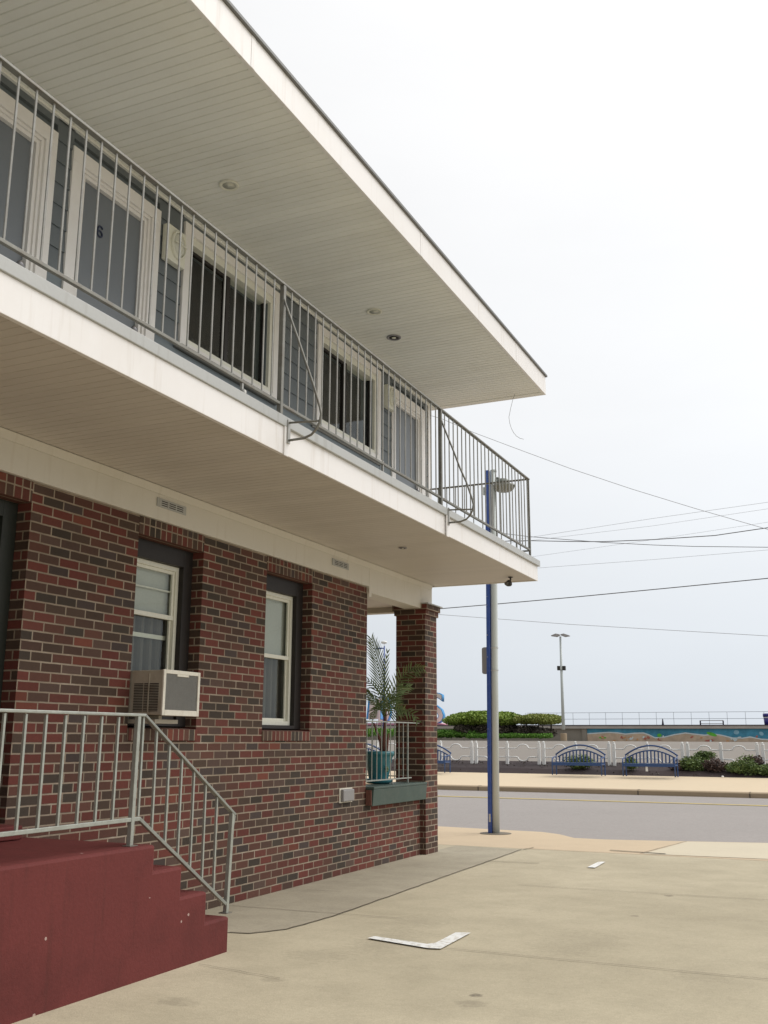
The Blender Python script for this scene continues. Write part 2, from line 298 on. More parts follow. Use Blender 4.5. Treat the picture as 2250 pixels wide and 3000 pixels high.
# ------------------------------------------------------------------ mesh builder
class MB:
    def __init__(s): s.v = []; s.f = []; s.smooth = False
    def add(s, vs, fs):
        o = len(s.v); s.v += [tuple(p) for p in vs]; s.f += [tuple(i+o for i in f) for f in fs]; return s
    def box(s, a, b):
        x0, y0, z0 = [min(p, q) for p, q in zip(a, b)]; x1, y1, z1 = [max(p, q) for p, q in zip(a, b)]
        return s.add([(x0, y0, z0), (x1, y0, z0), (x1, y1, z0), (x0, y1, z0), (x0, y0, z1), (x1, y0, z1), (x1, y1, z1), (x0, y1, z1)],
                     [(0, 3, 2, 1), (4, 5, 6, 7), (0, 1, 5, 4), (1, 2, 6, 5), (2, 3, 7, 6), (3, 0, 4, 7)])
    def prism(s, pts, vec):
        """closed outline swept along vec"""
        n = len(pts); v = Vector(vec); a = [Vector(p) for p in pts]; b = [p+v for p in a]
        return s.add(a+b, [tuple(range(n))[::-1], tuple(range(n, 2*n))] + [(i, (i+1) % n, n+(i+1) % n, n+i) for i in range(n)])
    def tube(s, path, r, n=8, cap=True, squash=None):
        P = [Vector(p) for p in path]; rings = []; up = None
        rr = r if isinstance(r, (list, tuple)) else [r]*len(P)
        for i, p in enumerate(P):
            t = (P[min(i+1, len(P)-1)] - P[max(i-1, 0)]).normalized()
            if up is None:
                up = Vector((0, 0, 1)) if abs(t.z) < .9 else Vector((0, 1, 0))
            a = t.cross(up)
            if a.length < 1e-4: a = t.cross(Vector((1, 0, 0)))
            a.normalize(); b = a.cross(t).normalized(); up = b
            rings.append([p + (a*math.cos(2*math.pi*k/n) + b*math.sin(2*math.pi*k/n))*rr[i] for k in range(n)])
        vs = [q for g in rings for q in g]; fs = []
        for i in range(len(P)-1):
            for k in range(n):
                fs.append((i*n+k, i*n+(k+1) % n, (i+1)*n+(k+1) % n, (i+1)*n+k))
        if cap: fs += [tuple(range(n))[::-1], tuple(range((len(P)-1)*n, len(P)*n))]
        return s.add(vs, fs)
    def bar(s, a, b, w, h=None):
        """square bar from a to b"""
        h = h or w; a = Vector(a); b = Vector(b); t = (b-a).normalized()
        up = Vector((0, 0, 1)) if abs(t.z) < .9 else Vector((0, 1, 0))
        x = t.cross(up).normalized()*w/2; y = x.cross(t).normalized()*h/2
        vs = [a-x-y, a+x-y, a+x+y, a-x+y, b-x-y, b+x-y, b+x+y, b-x+y]
        return s.add(vs, [(0, 1, 2, 3), (7, 6, 5, 4), (0, 4, 5, 1), (1, 5, 6, 2), (2, 6, 7, 3), (3, 7, 4, 0)])
    def lathe(s, c, prof, n=24, axis='z', caps=True):
        c = Vector(c); vs = []; fs = []
        for r, h in prof:
            for k in range(n):
                a = 2*math.pi*k/n
                if axis == 'z': d = Vector((r*math.cos(a), r*math.sin(a), h))
                elif axis == 'x': d = Vector((h, r*math.cos(a), r*math.sin(a)))
                else: d = Vector((r*math.cos(a), h, r*math.sin(a)))
                vs.append(c+d)
        m = len(prof)
        for i in range(m-1):
            for k in range(n): fs.append((i*n+k, i*n+(k+1) % n, (i+1)*n+(k+1) % n, (i+1)*n+k))
        if caps: fs += [tuple(range(n))[::-1], tuple(range((m-1)*n, m*n))]
        return s.add(vs, fs)
    def build(s, name, m, parent=None, smooth=False, bevel=0, loc=None):
        me = bpy.data.meshes.new(name)
        if parent is not None: o0 = wloc(parent) if loc is None else Vector(loc)
        else: o0 = Vector(loc) if loc is not None else Vector(((min(p[0] for p in s.v)+max(p[0] for p in s.v))/2, (min(p[1] for p in s.v)+max(p[1] for p in s.v))/2, min(p[2] for p in s.v)))
        me.from_pydata([Vector(p)-o0 for p in s.v], [], s.f)
        bm = bmesh.new(); bm.from_mesh(me); bmesh.ops.recalc_face_normals(bm, faces=bm.faces); bm.to_mesh(me); bm.free()
        me.materials.append(m if not isinstance(m, str) else M[m])
        ob = bpy.data.objects.new(name, me); COL.objects.link(ob)
        if parent is not None:
            ob.parent = parent; ob.location = o0 - wloc(parent)
        else: ob.location = o0
        WL[ob.name] = o0
        if smooth: me.polygons.foreach_set('use_smooth', [True]*len(me.polygons))
        if bevel:
            bv = ob.modifiers.new('bevel', 'BEVEL'); bv.width = bevel; bv.segments = 2; bv.limit_method = 'ANGLE'
        return ob
WL = {}
def wloc(o): return WL[o.name]
def tag(o, label=None, cat=None, group=None, kind=None):
    if label: o['label'] = label
    if cat: o['category'] = cat
    if group: o['group'] = group
    if kind: o['kind'] = kind
    return o
def empty(name, loc, label, cat, group=None):
    o = bpy.data.objects.new(name, None); COL.objects.link(o); o.location = loc; o.empty_display_size = .1
    WL[o.name] = Vector(loc); return tag(o, label, cat, group)
def struct(mb, name, m, **k): return tag(mb.build(name, m, loc=(0, 0, 0), **k), kind='structure')
def copy_tree(o, parent=None, shift=None):
    c = o.copy(); COL.objects.link(c)
    if parent is not None: c.parent = parent
    elif shift is not None: c.location = Vector(o.location)+Vector(shift)
    for ch in [q for q in bpy.data.objects if q.parent == o]: copy_tree(ch, c)
    return c

# ------------------------------------------------------------------ the motel
B = empty('motel_building', (0, 0, 0), 'two storey motel of dark red brick with white balcony fascia and slate blue upper wall', 'building')
FY0, YE = -3.0, 12.45          # the building runs past the left edge of the view
WE = 10.475                    # end of the full height brick wall
CH = .0677

def wall_open(mb, y0, y1, z0, z1, ops, xf, th):
    """wall facing +x with rectangular openings and their reveals"""
    ys = sorted({y0, y1, *[o[0] for o in ops], *[o[1] for o in ops]}); zs = sorted({z0, z1, *[o[2] for o in ops], *[o[3] for o in ops]})
    ys = [y for y in ys if y0 <= y <= y1]; zs = [z for z in zs if z0 <= z <= z1]
    def hole(i, j):
        if not (0 <= i < len(ys)-1 and 0 <= j < len(zs)-1): return True
        cy = (ys[i]+ys[i+1])/2; cz = (zs[j]+zs[j+1])/2
        return any(a < cy < b and c < cz < d for a, b, c, d in ops)
    for i in range(len(ys)-1):
        for j in range(len(zs)-1):
            if hole(i, j): continue
            a, b, c, d = ys[i], ys[i+1], zs[j], zs[j+1]; x0 = xf-th
            mb.add([(xf, a, c), (xf, b, c), (xf, b, d), (xf, a, d)], [(0, 1, 2, 3)])
            mb.add([(x0, a, c), (x0, b, c), (x0, b, d), (x0, a, d)], [(3, 2, 1, 0)])
            if hole(i-1, j): mb.add([(xf, a, c), (x0, a, c), (x0, a, d), (xf, a, d)], [(3, 2, 1, 0)])
            if hole(i+1, j): mb.add([(xf, b, c), (x0, b, c), (x0, b, d), (xf, b, d)], [(0, 1, 2, 3)])
            if hole(i, j-1): mb.add([(xf, a, c), (xf, b, c), (x0, b, c), (x0, a, c)], [(3, 2, 1, 0)])
            if hole(i, j+1): mb.add([(xf, a, d), (xf, b, d), (x0, b, d), (x0, a, d)], [(0, 1, 2, 3)])

W1 = (6.285, 7.18, 1.37, 3.12); W2 = (8.235, 9.15, 1.37, 3.12); DR = (4.20, 5.12, .85, 3.12)
wm = MB()
wall_open(wm, FY0, YE+.1, -.02, 3.12, [W1, W2, DR, (1.6, 2.6, 1.37, 3.12), (WE, YE+.2, .845, 3.2), (12.05, YE+.2, -.1, 1)], 0.0, .20)
wm.build('brick_wall', 'brick', B)
# return walls round the porch and the back of the house
rw = MB()
rw.box((-8, WE-.2, -.02), (-.203, WE-.003, 3.115)); rw.box((-8.2, FY0, -.02), (-8.0, WE-.2, 3.115)); rw.box((-8, FY0, -.02), (-.203, FY0+.2, 3.115))
rw.box((-7.9, 12.26, -.02), (-.34, 12.44, .78))
rw.build('return_wall', 'brick', B)
MB().box((-7.9, WE, .60), (-.2, 12.26, .76)).build('porch_floor', 'kerb', B)
# upright brick courses over the openings and brick sills under the windows
for o, nm in ((W1, 0), (W2, 0), (DR, 0)):
    MB().box((-.195, o[0]+.001, 2.975), (.003, o[1]-.001, 3.12)).build('brick_lintel', 'soldier', B, bevel=.003)
for o in (W1, W2):
    s = MB(); y0, y1 = o[0]+.001, o[1]-.001
    s.add([(-.195, y0, 1.371), (.018, y0, 1.371), (.018, y0, 1.462), (-.195, y0, 1.482), (-.195, y1, 1.371), (.018, y1, 1.371), (.018, y1, 1.462), (-.195, y1, 1.482)],
          [(0, 1, 2, 3), (7, 6, 5, 4), (0, 4, 5, 1), (1, 5, 6, 2), (2, 6, 7, 3), (3, 7, 4, 0)])
    s.build('brick_sill', 'rowlock', B, bevel=.004)
# pillar
p = MB().box((-.335, 12.05, -.02), (.075, 12.455, 2.97)); p = p.build('brick_pillar', 'brick', B, bevel=.004)
cp = MB().box((-.355, 12.03, 2.97), (.095, 12.475, 3.035)).box((-.375, 12.01, 3.035), (.115, 12.495, 3.108)); cp.build('pillar_cap', 'brick', p, bevel=.004)
MB().box((-.36, 12.0, 3.108), (.14, 12.52, 3.122)).build('cap_flashing', 'flash', p)
# ledge with green painted box in the porch opening
lg = MB()
lg.prism([(.085, 10.48, .665), (.10, 10.48, .845), (.001, 10.48, .845), (.001, 10.48, .665)], (0, 1.56, 0))
lg = lg.build('green_ledge_box', 'green', B, bevel=.006)
MB().box((-.26, 10.478, .846), (.104, 12.046, .872)).build('ledge_top', 'green', lg, bevel=.006)
MB().box((.006, 10.462, .672), (.075, 10.479, .838)).build('ledge_end_board', 'trunk', lg, bevel=.003)
# cream beam under the balcony
bm_ = MB().box((-.20, FY0, 3.122), (.032, WE-.02, 3.40)).box((-.20, WE-.02, 3.052), (.034, 12.02, 3.40)).box((-.20, 12.02, 3.124), (.034, 12.40, 3.40))
bm_ = bm_.build('beam', 'beam', B, bevel=.004)
mo = MB().prism([(.034, FY0, 3.335), (.040, FY0, 3.335), (.052, FY0, 3.398), (.034, FY0, 3.398)], (0, 12.38-FY0, 0)); mo.build('molding', 'beam', bm_)
MB().box((.0345, WE-.03, 3.0), (.040, WE+.03, 3.10)).build('beam_bracket', 'beam', bm_)
for y0 in (6.445, 9.515):
    vb = MB().box((.034, y0, 3.228), (.042, y0+.395, 3.302)).build('vent', 'flash', bm_, bevel=.002)
    g = MB()
    for k in range(3):
        a = y0+.055+k*.105
        for q in range(3): g.box((.0422, a, 3.243+q*.017), (.0432, a+.085, 3.250+q*.017))
    g.build('vent_slot', 'darktrim', vb)
# porch ceiling and far lintel beam
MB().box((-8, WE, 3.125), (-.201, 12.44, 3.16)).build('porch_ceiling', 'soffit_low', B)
MB().box((-8, 12.30, 3.055), (-.38, 12.445, 3.124)).build('porch_lintel', 'beam', B)

def grooved(mb, x0, x1, y0, y1, z, step, g=.007, d=.007, ph=0.0, top=None):
    """boards seen from below: flat strips with V grooves running across x"""
    pts = [(y0, z)]; y = y0+ph
    while y < y1-.02:
        if y > y0+.02: pts += [(y-g/2, z), (y, z+d), (y+g/2, z)]
        y += step
    pts.append((y1, z)); n = len(pts)
    vs = [(x0, a, b) for a, b in pts]+[(x1, a, b) for a, b in pts]
    mb.add(vs, [(i, i+1, n+i+1, n+i) for i in range(n-1)])
# walkway slab
SX = 1.445
slab = MB().box((-.20, FY0, 3.43), (SX-.01, 12.53, 3.66)).build('walkway_slab', 'beam', B)
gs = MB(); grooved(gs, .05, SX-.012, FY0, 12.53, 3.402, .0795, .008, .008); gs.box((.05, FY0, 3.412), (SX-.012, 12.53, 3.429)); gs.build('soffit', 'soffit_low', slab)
MB().box((-.2, 12.49, 3.396), (SX-.012, 12.528, 3.4015)).build('soffit_trim', 'beam', slab)
fs_ = MB().box((SX-.01, FY0, 3.385), (SX+.022, 6.03, 3.592)).box((SX-.01, 6.03, 3.392), (SX+.012, 9.26, 3.592)).box((SX-.01, 9.26, 3.398), (SX+.008, 12.55, 3.592)).box((-.2, 12.531, 3.398), (SX-.0102, 12.55, 3.592))
fs_.build('fascia', 'fascia', slab, bevel=.003)
MB().box((SX-.01, FY0, 3.592), (SX+.036, 12.585, 3.668)).box((-.2, 12.531, 3.592), (SX-.0102, 12.585, 3.668)).box((-.2, FY0, 3.661), (SX-.0102, 12.53, 3.669)).build('edge_flashing', 'flash', slab, bevel=.006)
for y, dz in ((6.005, .0), (9.225, .0)):
    MB().box((SX+.0225, y, 3.375), (SX+.034, y+.06, 3.60)).build('joint_cover', 'fascia', slab, bevel=.004)
# upper wall
dA = (4.15, 4.91); dB = (5.37, 6.16); dC = (11.265, 12.07)
uw = MB()
ops = [(dA[0]-.02, dA[1]+.02, 3.6, 5.67), (dB[0]-.02, dB[1]+.02, 3.6, 5.67), (dC[0]-.02, dC[1]+.02, 3.6, 5.68), (6.74, 8.14, 4.80, 5.72), (9.22, 10.62, 4.80, 5.72)]
wall_open(uw, FY0, YE-.02, 3.66, 5.94, ops, -.03, .15)
uw.box((-8, YE-.17, 3.66), (-.181, YE-.02, 5.94)); uw.box((-8.2, FY0, 3.4), (-8.0, YE-.02, 5.94)); uw.box((-8, FY0, 3.4), (-.181, FY0+.15, 5.94))
uw.build('upper_wall', 'skirt', B)
sd = MB(); z = 4.725; lo, hi = [], []
segs = [(FY0, 4.02), (5.06, 5.24), (6.30, 6.64), (8.29, 9.12), (10.78, 11.13), (12.23, 12.33)]
tops = [(6.64, 8.29), (9.12, 10.78), (4.02, 5.06), (5.24, 6.30), (11.13, 12.23)]
while z < 5.93:
    z1 = min(z+.170, 5.93)
    for a, b in segs:
        sd.add([(.012, a, z), (.012, b, z), (.001, b, z1), (.001, a, z1), (-.029, a, z), (-.029, b, z), (-.029, b, z1), (-.029, a, z1)],
               [(0, 1, 2, 3), (0, 4, 5, 1), (3, 2, 6, 7), (0, 3, 7, 4), (1, 5, 6, 2)])
    z = z1
for a, b in tops:
    sd.box((-.029, a+.001, 5.86), (.004, b-.001, 5.93))
sd.build('siding', 'siding', B)
MB().box((-.029, 10.79, 3.67), (.006, 11.12, 4.718)).box((-.029, 6.305, 3.67), (.006, 10.78, 4.655)).box((-.029, 5.065, 3.67), (.006, 5.235, 4.718)).box((-.029, FY0, 3.67), (.006, 4.01, 4.718)).build('skirt_board', 'skirt', B)
MB().box((-.029, 12.335, 3.67), (.022, YE, 5.93)).box((-.15, YE-.019, 3.67), (-.0292, YE, 5.93)).build('corner_board', 'white', B, bevel=.003)

def upper_door(y0, y1, zt, num=None, label=None):
    """y0..y1 the leaf; flat trim around it, stepped jamb, recessed flush leaf"""
    d = MB().box((-.085, y0, 3.665), (-.045, y1, zt)).build('door', 'door', B, bevel=.003)
    t = .115
    tr = MB()
    tr.box((-.029, y0-t-.03, 3.67), (.024, y0-.03, zt+.03)).box((-.029, y1+.03, 3.67), (.024, y1+t+.03, zt+.03)).box((-.029, y0-t-.03, zt+.0305), (.024, y1+t+.03, zt+.03+t))
    tr.build('door_trim', 'white', d, bevel=.003)
    jb = MB()
    for a, b, k in ((y0-.029, y0-.001, 0), (y1+.001, y1+.029, 0)):
        jb.box((-.16, a, 3.67), (.008, b, zt+.002))
    jb.box((-.16, y0-.029, zt+.0025), (.008, y1+.029, zt+.029))
    st = MB(); 
    jb.box((-.044, y1-.032, 3.67), (-.006, y1+.0005, zt)); jb.box((-.044, y0-.0005, 3.67), (-.006, y0+.032, zt)); jb.box((-.044, y0+.033, zt-.030), (-.006, y1-.033, zt+.0022))
    jb.build('door_jamb', 'white', d, bevel=.002)
    k = MB().lathe((-.045, y1-.09, 4.62), [(.012, 0), (.012, .035), (.028, .04), (.03, .06), (.018, .07)], 14, 'x').build('door_knob', 'chrome', d, smooth=True)
    if num:
        n = MB(); yc, zc, R = num
        pts = []
        # a figure 6 with a round bowl and a hooked stem
        stem = [(yc+.028, zc+.030), (yc+.012, zc+.044), (yc-.010, zc+.041), (yc-.024, zc+.022), (yc-.028, zc), (yc-.026, zc-.024)]
        n.tube([(-.040, a, b) for a, b in stem], .008, 6)
        n.tube([(-.040, yc+.027*math.cos(q/12*2*math.pi), zc-.022+.025*math.sin(q/12*2*math.pi)) for q in range(13)], .008, 6)
        n.build('door_number', 'numblue', d, smooth=True)
    return d
upper_door(dA[0], dA[1], 5.64)
upper_door(dB[0], dB[1], 5.64, (5.640, 5.285, 1))
upper_door(dC[0], dC[1], 5.655)

def upper_window(y0, y1, z0, z1, sill):
    """y0.. are the outer edges of the casing"""
    t = .085
    cas = MB().box((-.029, y0, z0), (.026, y0+t, z1)).box((-.029, y1-t, z0), (.026, y1, z1)).box((-.029, y0+t+.0003, z1-t), (.026, y1-t-.0003, z1)).box((-.029, y0+t+.0003, z0), (.026, y1-t-.0003, z0+.05))
    w = cas.build('window', 'white', B, bevel=.003)
    a, b, c, d = y0+t, y1-t, z0+.05, z1-t
    fr = MB(); f = .055
    fr.box((-.14, a+.001, c+.001), (.004, a+f, d-.001)).box((-.14, b-f, c+.001), (.004, b-.001, d-.001)).box((-.14, a+f+.0003, d-f-.02), (.004, b-f-.0003, d-.001)).box((-.14, a+f+.0003, c+.001), (.004, b-f-.0003, c+f-.005))
    fr.build('frame', 'vinyl', w, bevel=.003)
    ym = (a+b)/2
    sl = MB(); g0, g1, h0, h1 = a+f, b-f, c+f-.005, d-f-.02
    sl.box((-.105, ym-.03, h0+.001), (-.055, ym+.03, h1-.001)).build('sash', 'darktrim', w, bevel=.002)
    MB().box((-.10, g0+.001, h1-.03), (-.062, ym-.031, h1-.001)).build('sash', 'darktrim', w, bevel=.002)
    MB().box((-.10, g1-.03, h0+.001), (-.062, g1-.001, h1-.001)).build('sash', 'darktrim', w, bevel=.002)
    MB().add([(-.085, g0, h0), (-.085, ym-.031, h0), (-.085, ym-.031, h1), (-.085, g0, h1)], [(0, 1, 2, 3)]).build('pane', 'pane', w)
    MB().add([(-.071, ym+.031, h0), (-.071, g1, h0), (-.071, g1, h1), (-.071, ym+.031, h1)], [(0, 1, 2, 3)]).build('pane', 'pane', w)
    MB().box((-.30, g0-.12, h0-.12), (-.29, g1+.12, h1+.12)).build('curtain', 'curtaindark', w)
    # sill
    MB().box((-.02, y0-.02, z0-.042), (.06, y1+.012, z0-.003)).build('sill', sill, w, bevel=.004)
    # low grey drape seen at the foot of the glass
    cu = MB(); n = 46
    for i in range(n):
        yy0 = g0+(g1-g0)*i/n; yy1 = g0+(g1-g0)*(i+1)/n; xx0 = -.20+.012*math.sin(i*1.3); xx1 = -.20+.012*math.sin((i+1)*1.3); zt = h0+.18+.02*math.sin(i*.5)
        cu.add([(xx0, yy0, h0-.1), (xx1, yy1, h0-.1), (xx1, yy1, zt), (xx0, yy0, zt)], [(0, 1, 2, 3)])
    cu.build('valance', 'darktrim', w)
upper_window(6.65, 8.285, 4.705, 5.87, 'drip')
upper_window(9.13, 10.775, 4.715, 5.875, 'white')

def brick_window(o, two=False):
    """trim and hung sash in a brick opening, set back behind the reveal"""
    y0, y1 = o[0], o[1]; z0, z1 = 1.484, 2.974
    tr = MB()
    tr.box((-.195, y0+.002, z0), (-.108, y0+.13, z1)).box((-.195, y1-.13, z0), (-.108, y1-.002, z1)).box((-.195, y0+.1303, z1-.15), (-.108, y1-.1303, z1)).box((-.195, y0+.1303, z0), (-.100, y1-.1303, z0+.035))
    w = tr.build('window', 'darktrim', B, bevel=.004)
    a, b, c, d = y0+.131, y1-.131, z0+.036, z1-.151
    f = .04; fr = MB()
    fr.box((-.195, a, c), (-.155, a+f, d)).box((-.195, b-f, c), (-.155, b, d)).box((-.195, a+f+.0003, d-f), (-.155, b-f-.0003, d)).box((-.195, a+f+.0003, c), (-.155, b-f-.0003, c+f))
    fr.build('frame', 'vinyl', w, bevel=.003)
    zm = 2.19 if not two else 2.385
    sa = MB(); g0, g1 = a+f, b-f
    sa.box((-.190, g0, zm-.02), (-.163, g1, zm+.018)).box((-.190, g1-.03, zm+.0185), (-.168, g1-.0005, d-f-.0003)).box((-.190, g0+.0005, zm+.0185), (-.168, g0+.03, d-f-.0003)).box((-.190, g0+.0305, d-f-.028), (-.168, g1-.0305, d-f-.0004))
    if two: sa.box((-.20, g0+.0305, 2.60), (-.185, g1-.0305, 2.615)); 
    sa.build('sash', 'vinyl', w, bevel=.002); sa = MB()
    sa.box((-.205, g1-.022, c+f), (-.185, g1-.0005, zm-.0205)).box((-.205, g0+.0305, c+f+.0005), (-.185, g1-.0305, c+f+.028))
    sa.build('sash', 'vinyl', w, bevel=.002)
    MB().add([(-.18, g0+.0305, zm+.0185), (-.18, g1-.0305, zm+.0185), (-.18, g1-.0305, d-f-.0285), (-.18, g0+.0305, d-f-.0285)], [(0, 1, 2, 3)]).build('pane', 'pane', w)
    MB().add([(-.198, g0, c+f+.0285), (-.198, g1-.0225, c+f+.0285), (-.198, g1-.0225, zm-.0205), (-.198, g0, zm-.0205)], [(0, 1, 2, 3)]).build('pane', 'pane', w)
    bl = MB(); zz = zm-.01
    while zz < d-.02:
        bl.add([(-.232, g0-.1, zz), (-.232, g1+.1, zz), (-.222, g1+.1, zz+.024), (-.222, g0-.1, zz+.024)], [(0, 1, 2, 3)]); zz += .0245
    bl.box((-.26, g0-.1, zm), (-.255, g1+.1, d+.05))
    bl.build('blind', 'blind', w)
    cu = MB(); n = 60
    for i in range(n):
        p0 = g0-.12+(g1-g0+.24)*i/n; p1 = g0-.12+(g1-g0+.24)*(i+1)/n
        x0 = -.275+.02*math.sin(i*.7)+.01*math.sin(i*2.1); x1 = -.275+.02*math.sin((i+1)*.7)+.01*math.sin((i+1)*2.1)
        cu.add([(x0, p0, c-.1), (x1, p1, c-.1), (x1, p1, zm+.05), (x0, p0, zm+.05)], [(0, 1, 2, 3)])
    cu.build('curtain', 'curtain', w, smooth=True)
    if two: MB().box((-.25, g0, 2.20), (-.235, g1, 2.235)).build('blind_rail', 'vinyl', w)
    # dark room behind
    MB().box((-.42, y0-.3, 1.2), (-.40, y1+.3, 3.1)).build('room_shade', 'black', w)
brick_window(W1, True); brick_window(W2)
# lower door at the left edge
d0 = MB().box((-.19, 4.20, .85), (-.12, 4.33, 2.974)).box((-.19, 4.99, .85), (-.12, 5.118, 2.974)).box((-.19, 4.3303, 2.86), (-.12, 4.9897, 2.974)).build('entry_door', 'darkdoor', B, bevel=.004)
MB().box((-.185, 4.34, .87), (-.15, 4.98, 2.85)).build('door_leaf', 'black', d0)
MB().box((-.19, 4.205, .76), (.16, 5.115, .845)).build('door_step', 'red', d0, bevel=.008)

# roof
RX = 1.625
rf = MB().box((-8.3, FY0, 5.96), (RX-.02, 12.55, 6.165)).build('roof', 'drip', B)
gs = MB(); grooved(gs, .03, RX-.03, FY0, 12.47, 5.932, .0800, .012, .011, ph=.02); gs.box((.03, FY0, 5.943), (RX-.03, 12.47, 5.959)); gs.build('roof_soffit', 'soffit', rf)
MB().box((.0, FY0, 5.915), (.029, 12.47, 5.958)).box((RX-.0295, FY0, 5.926), (RX-.0202, 12.55, 5.958)).box((-8.3, 12.471, 5.924), (RX-.0297, 12.55, 5.958)).build('soffit_trim', 'soffit', rf)
MB().box((RX-.02, FY0, 5.922), (RX+.006, 12.58, 6.175)).box((-8.3, 12.551, 5.922), (RX-.0203, 12.58, 6.175)).build('roof_fascia', 'fascia', rf, bevel=.003)
MB().box((-8.3, FY0, 6.1755), (RX+.03, 12.60, 6.205)).build('drip_edge', 'drip', rf, bevel=.004)

for y in (2.1, 5.15, 8.2, 11.25):
    MB().box((RX+.0062, y, 5.924), (RX+.0085, y+.05, 6.172)).build('fascia_lap', 'fascia', rf)
# downlights in both soffits: part of the building's ceilings
def downlight(x, y, z, parent, dark=False, r=.085):
    d = MB().lathe((x, y, z-.010), [(r, .009), (r*1.0, .003), (r*.92, 0), (r*.66, .002), (r*.64, .008)], 28, caps=False).build('downlight', 'chrome' if dark else 'lite', parent, smooth=True)
    MB().lathe((x, y, z-.009), [(r*.655, .002), (r*.60, .007), (r*.2, .0085)], 24).build('lamp', 'darktrim' if dark else 'litelens', d, smooth=True)
    if dark: MB().lathe((x, y, z-.012), [(r*.05, 0), (r*.28, .002), (r*.30, .006)], 16).build('bulb', 'lite', d, smooth=True)
downlight(.64, 6.39, 5.929, rf); downlight(.665, 9.205, 5.929, rf); downlight(.565, 9.95, 5.929, rf, True)
downlight(.775, 9.734, 3.399, slab, True, .045)

# wall lamps
def wall_lamp(y0, y1, z0, z1, label):
    e = empty('wall_lamp', (0.012, (y0+y1)/2, z0), label, 'wall light', 'oval bulkhead lamps on the upper wall')
    MB().box((.013, y0, z0), (.075, y1, z1)).build('housing', 'lite', e, bevel=.006)
    yc, zc = (y0+y1)/2+.01, (z0+z1)/2+.01; ry, rz = (y1-y0)*.38, (z1-z0)*.40
    ring = MB(); vs = []; n = 28
    prof = [(1.0, .0755), (1.0, .095), (.86, .102), (.84, .088)]
    for s_, x in prof:
        for k in range(n): a = 2*math.pi*k/n; vs.append((x, yc+ry*s_*math.cos(a), zc+rz*s_*math.sin(a)))
    ring.add(vs, [(i*n+k, i*n+(k+1) % n, (i+1)*n+(k+1) % n, (i+1)*n+k) for i in range(3) for k in range(n)])
    ring.build('bezel', 'lite', e, smooth=True)
    ln = MB(); vs = []; prof = [(.86, .080), (.8, .092), (.6, .104), (.3, .110), (.02, .112)]
    for s_, x in prof:
        for k in range(n): a = 2*math.pi*k/n; vs.append((x, yc+ry*s_*math.cos(a), zc+rz*s_*math.sin(a)))
    ln.add(vs, [(i*n+k, i*n+(k+1) % n, (i+1)*n+(k+1) % n, (i+1)*n+k) for i in range(4) for k in range(n)] + [tuple(range(4*n, 5*n))])
    ln.build('lens', 'litelens', e, smooth=True)
    g = MB()
    g.tube([(.114, yc-ry*.85, zc), (.120, yc, zc), (.114, yc+ry*.85, zc)], .006, 6); g.tube([(.105, yc, zc-rz*.9), (.119, yc, zc), (.105, yc, zc+rz*.9)], .006, 6)
    g.build('guard', 'lite', e)
wall_lamp(6.345, 6.60, 5.365, 5.69, 'oval bulkhead lamp on the slate siding between the numbered door and the larger window')
wall_lamp(10.87, 11.09, 5.44, 5.74, 'oval bulkhead lamp on the siding left of the last upstairs door by the corner')

# balcony railing
BR = empty('balcony_railing', (1.40, 6.0, 3.668), 'grey metal railing of thin upright bars round the upper balcony', 'railing')
XR, ZT, ZB = 1.40, 4.735, 3.787; pitch = .12835
MB().box((XR-.02, 1.0, ZT-.012), (XR+.02, 12.42, ZT+.006)).build('top_rail', 'railtop', BR, bevel=.003)
MB().bar((XR, 1.0, ZB), (XR, 12.41, ZB), .026, .022).build('bottom_rail', 'railtop', BR, bevel=.003)
MB().bar((-.02, 12.405, ZT-.004), (XR-.021, 12.405, ZT-.004), .026, .018).build('end_top_rail', 'railtop', BR)
MB().bar((.0, 12.405, ZB-.01), (XR-.014, 12.405, ZB-.01), .022, .018).build('end_bottom_rail', 'railtop', BR)
bal = None; posts = {21: 0, 46: 0}
leg_at = {17: 0, 35: 0, 60: 0, 66: 0}
for k in range(-16, 71):
    y = 3.361 + pitch*k
    if k in posts or y > 12.36 or y < 1.2: continue
    if bal is None:
        bal = MB().tube([(XR, y, ZB+.011), (XR, y, ZT-.012)], .0072, 6).build('baluster', 'rail', BR); by = y; continue
    c = bal.copy(); COL.objects.link(c); c.parent = BR; c.location = Vector(bal.location)+Vector((random.uniform(-.001, .001), y-by+random.uniform(-.002, .002), 0))
eb = None
for k in range(1, 11):
    x = XR - k*.127
    if x < .03: continue
    if eb is None:
        eb = MB().tube([(x, 12.405, ZB-.002), (x, 12.405, ZT-.013)], .0072, 6).build('end_baluster', 'rail', BR); ex = x; continue
    c = eb.copy(); COL.objects.link(c); c.parent = BR; c.location = Vector(eb.location)+Vector((x-ex, 0, 0))
for k, r in ((21, .021), (46, .021)):
    y = 3.361+pitch*k
    MB().bar((XR, y, 3.669), (XR, y, ZT-.013), .036).build('post', 'railtop', BR, bevel=.004)
MB().bar((XR, 12.405, 3.669), (XR, 12.405, ZT-.013), .026).build('post', 'railtop', BR, bevel=.003)
for k in leg_at:
    y = 3.361+pitch*k
    MB().bar((XR, y, 3.669), (XR, y, ZB-.012), .018).build('leg', 'rail', BR)
lg = MB().lathe((XR+.01, 5.55, 3.70), [(.014, -.03), (.022, -.02), (.022, .02), (.012, .03)], 12, 'z').build('anchor_knob', 'rail', BR, smooth=True)
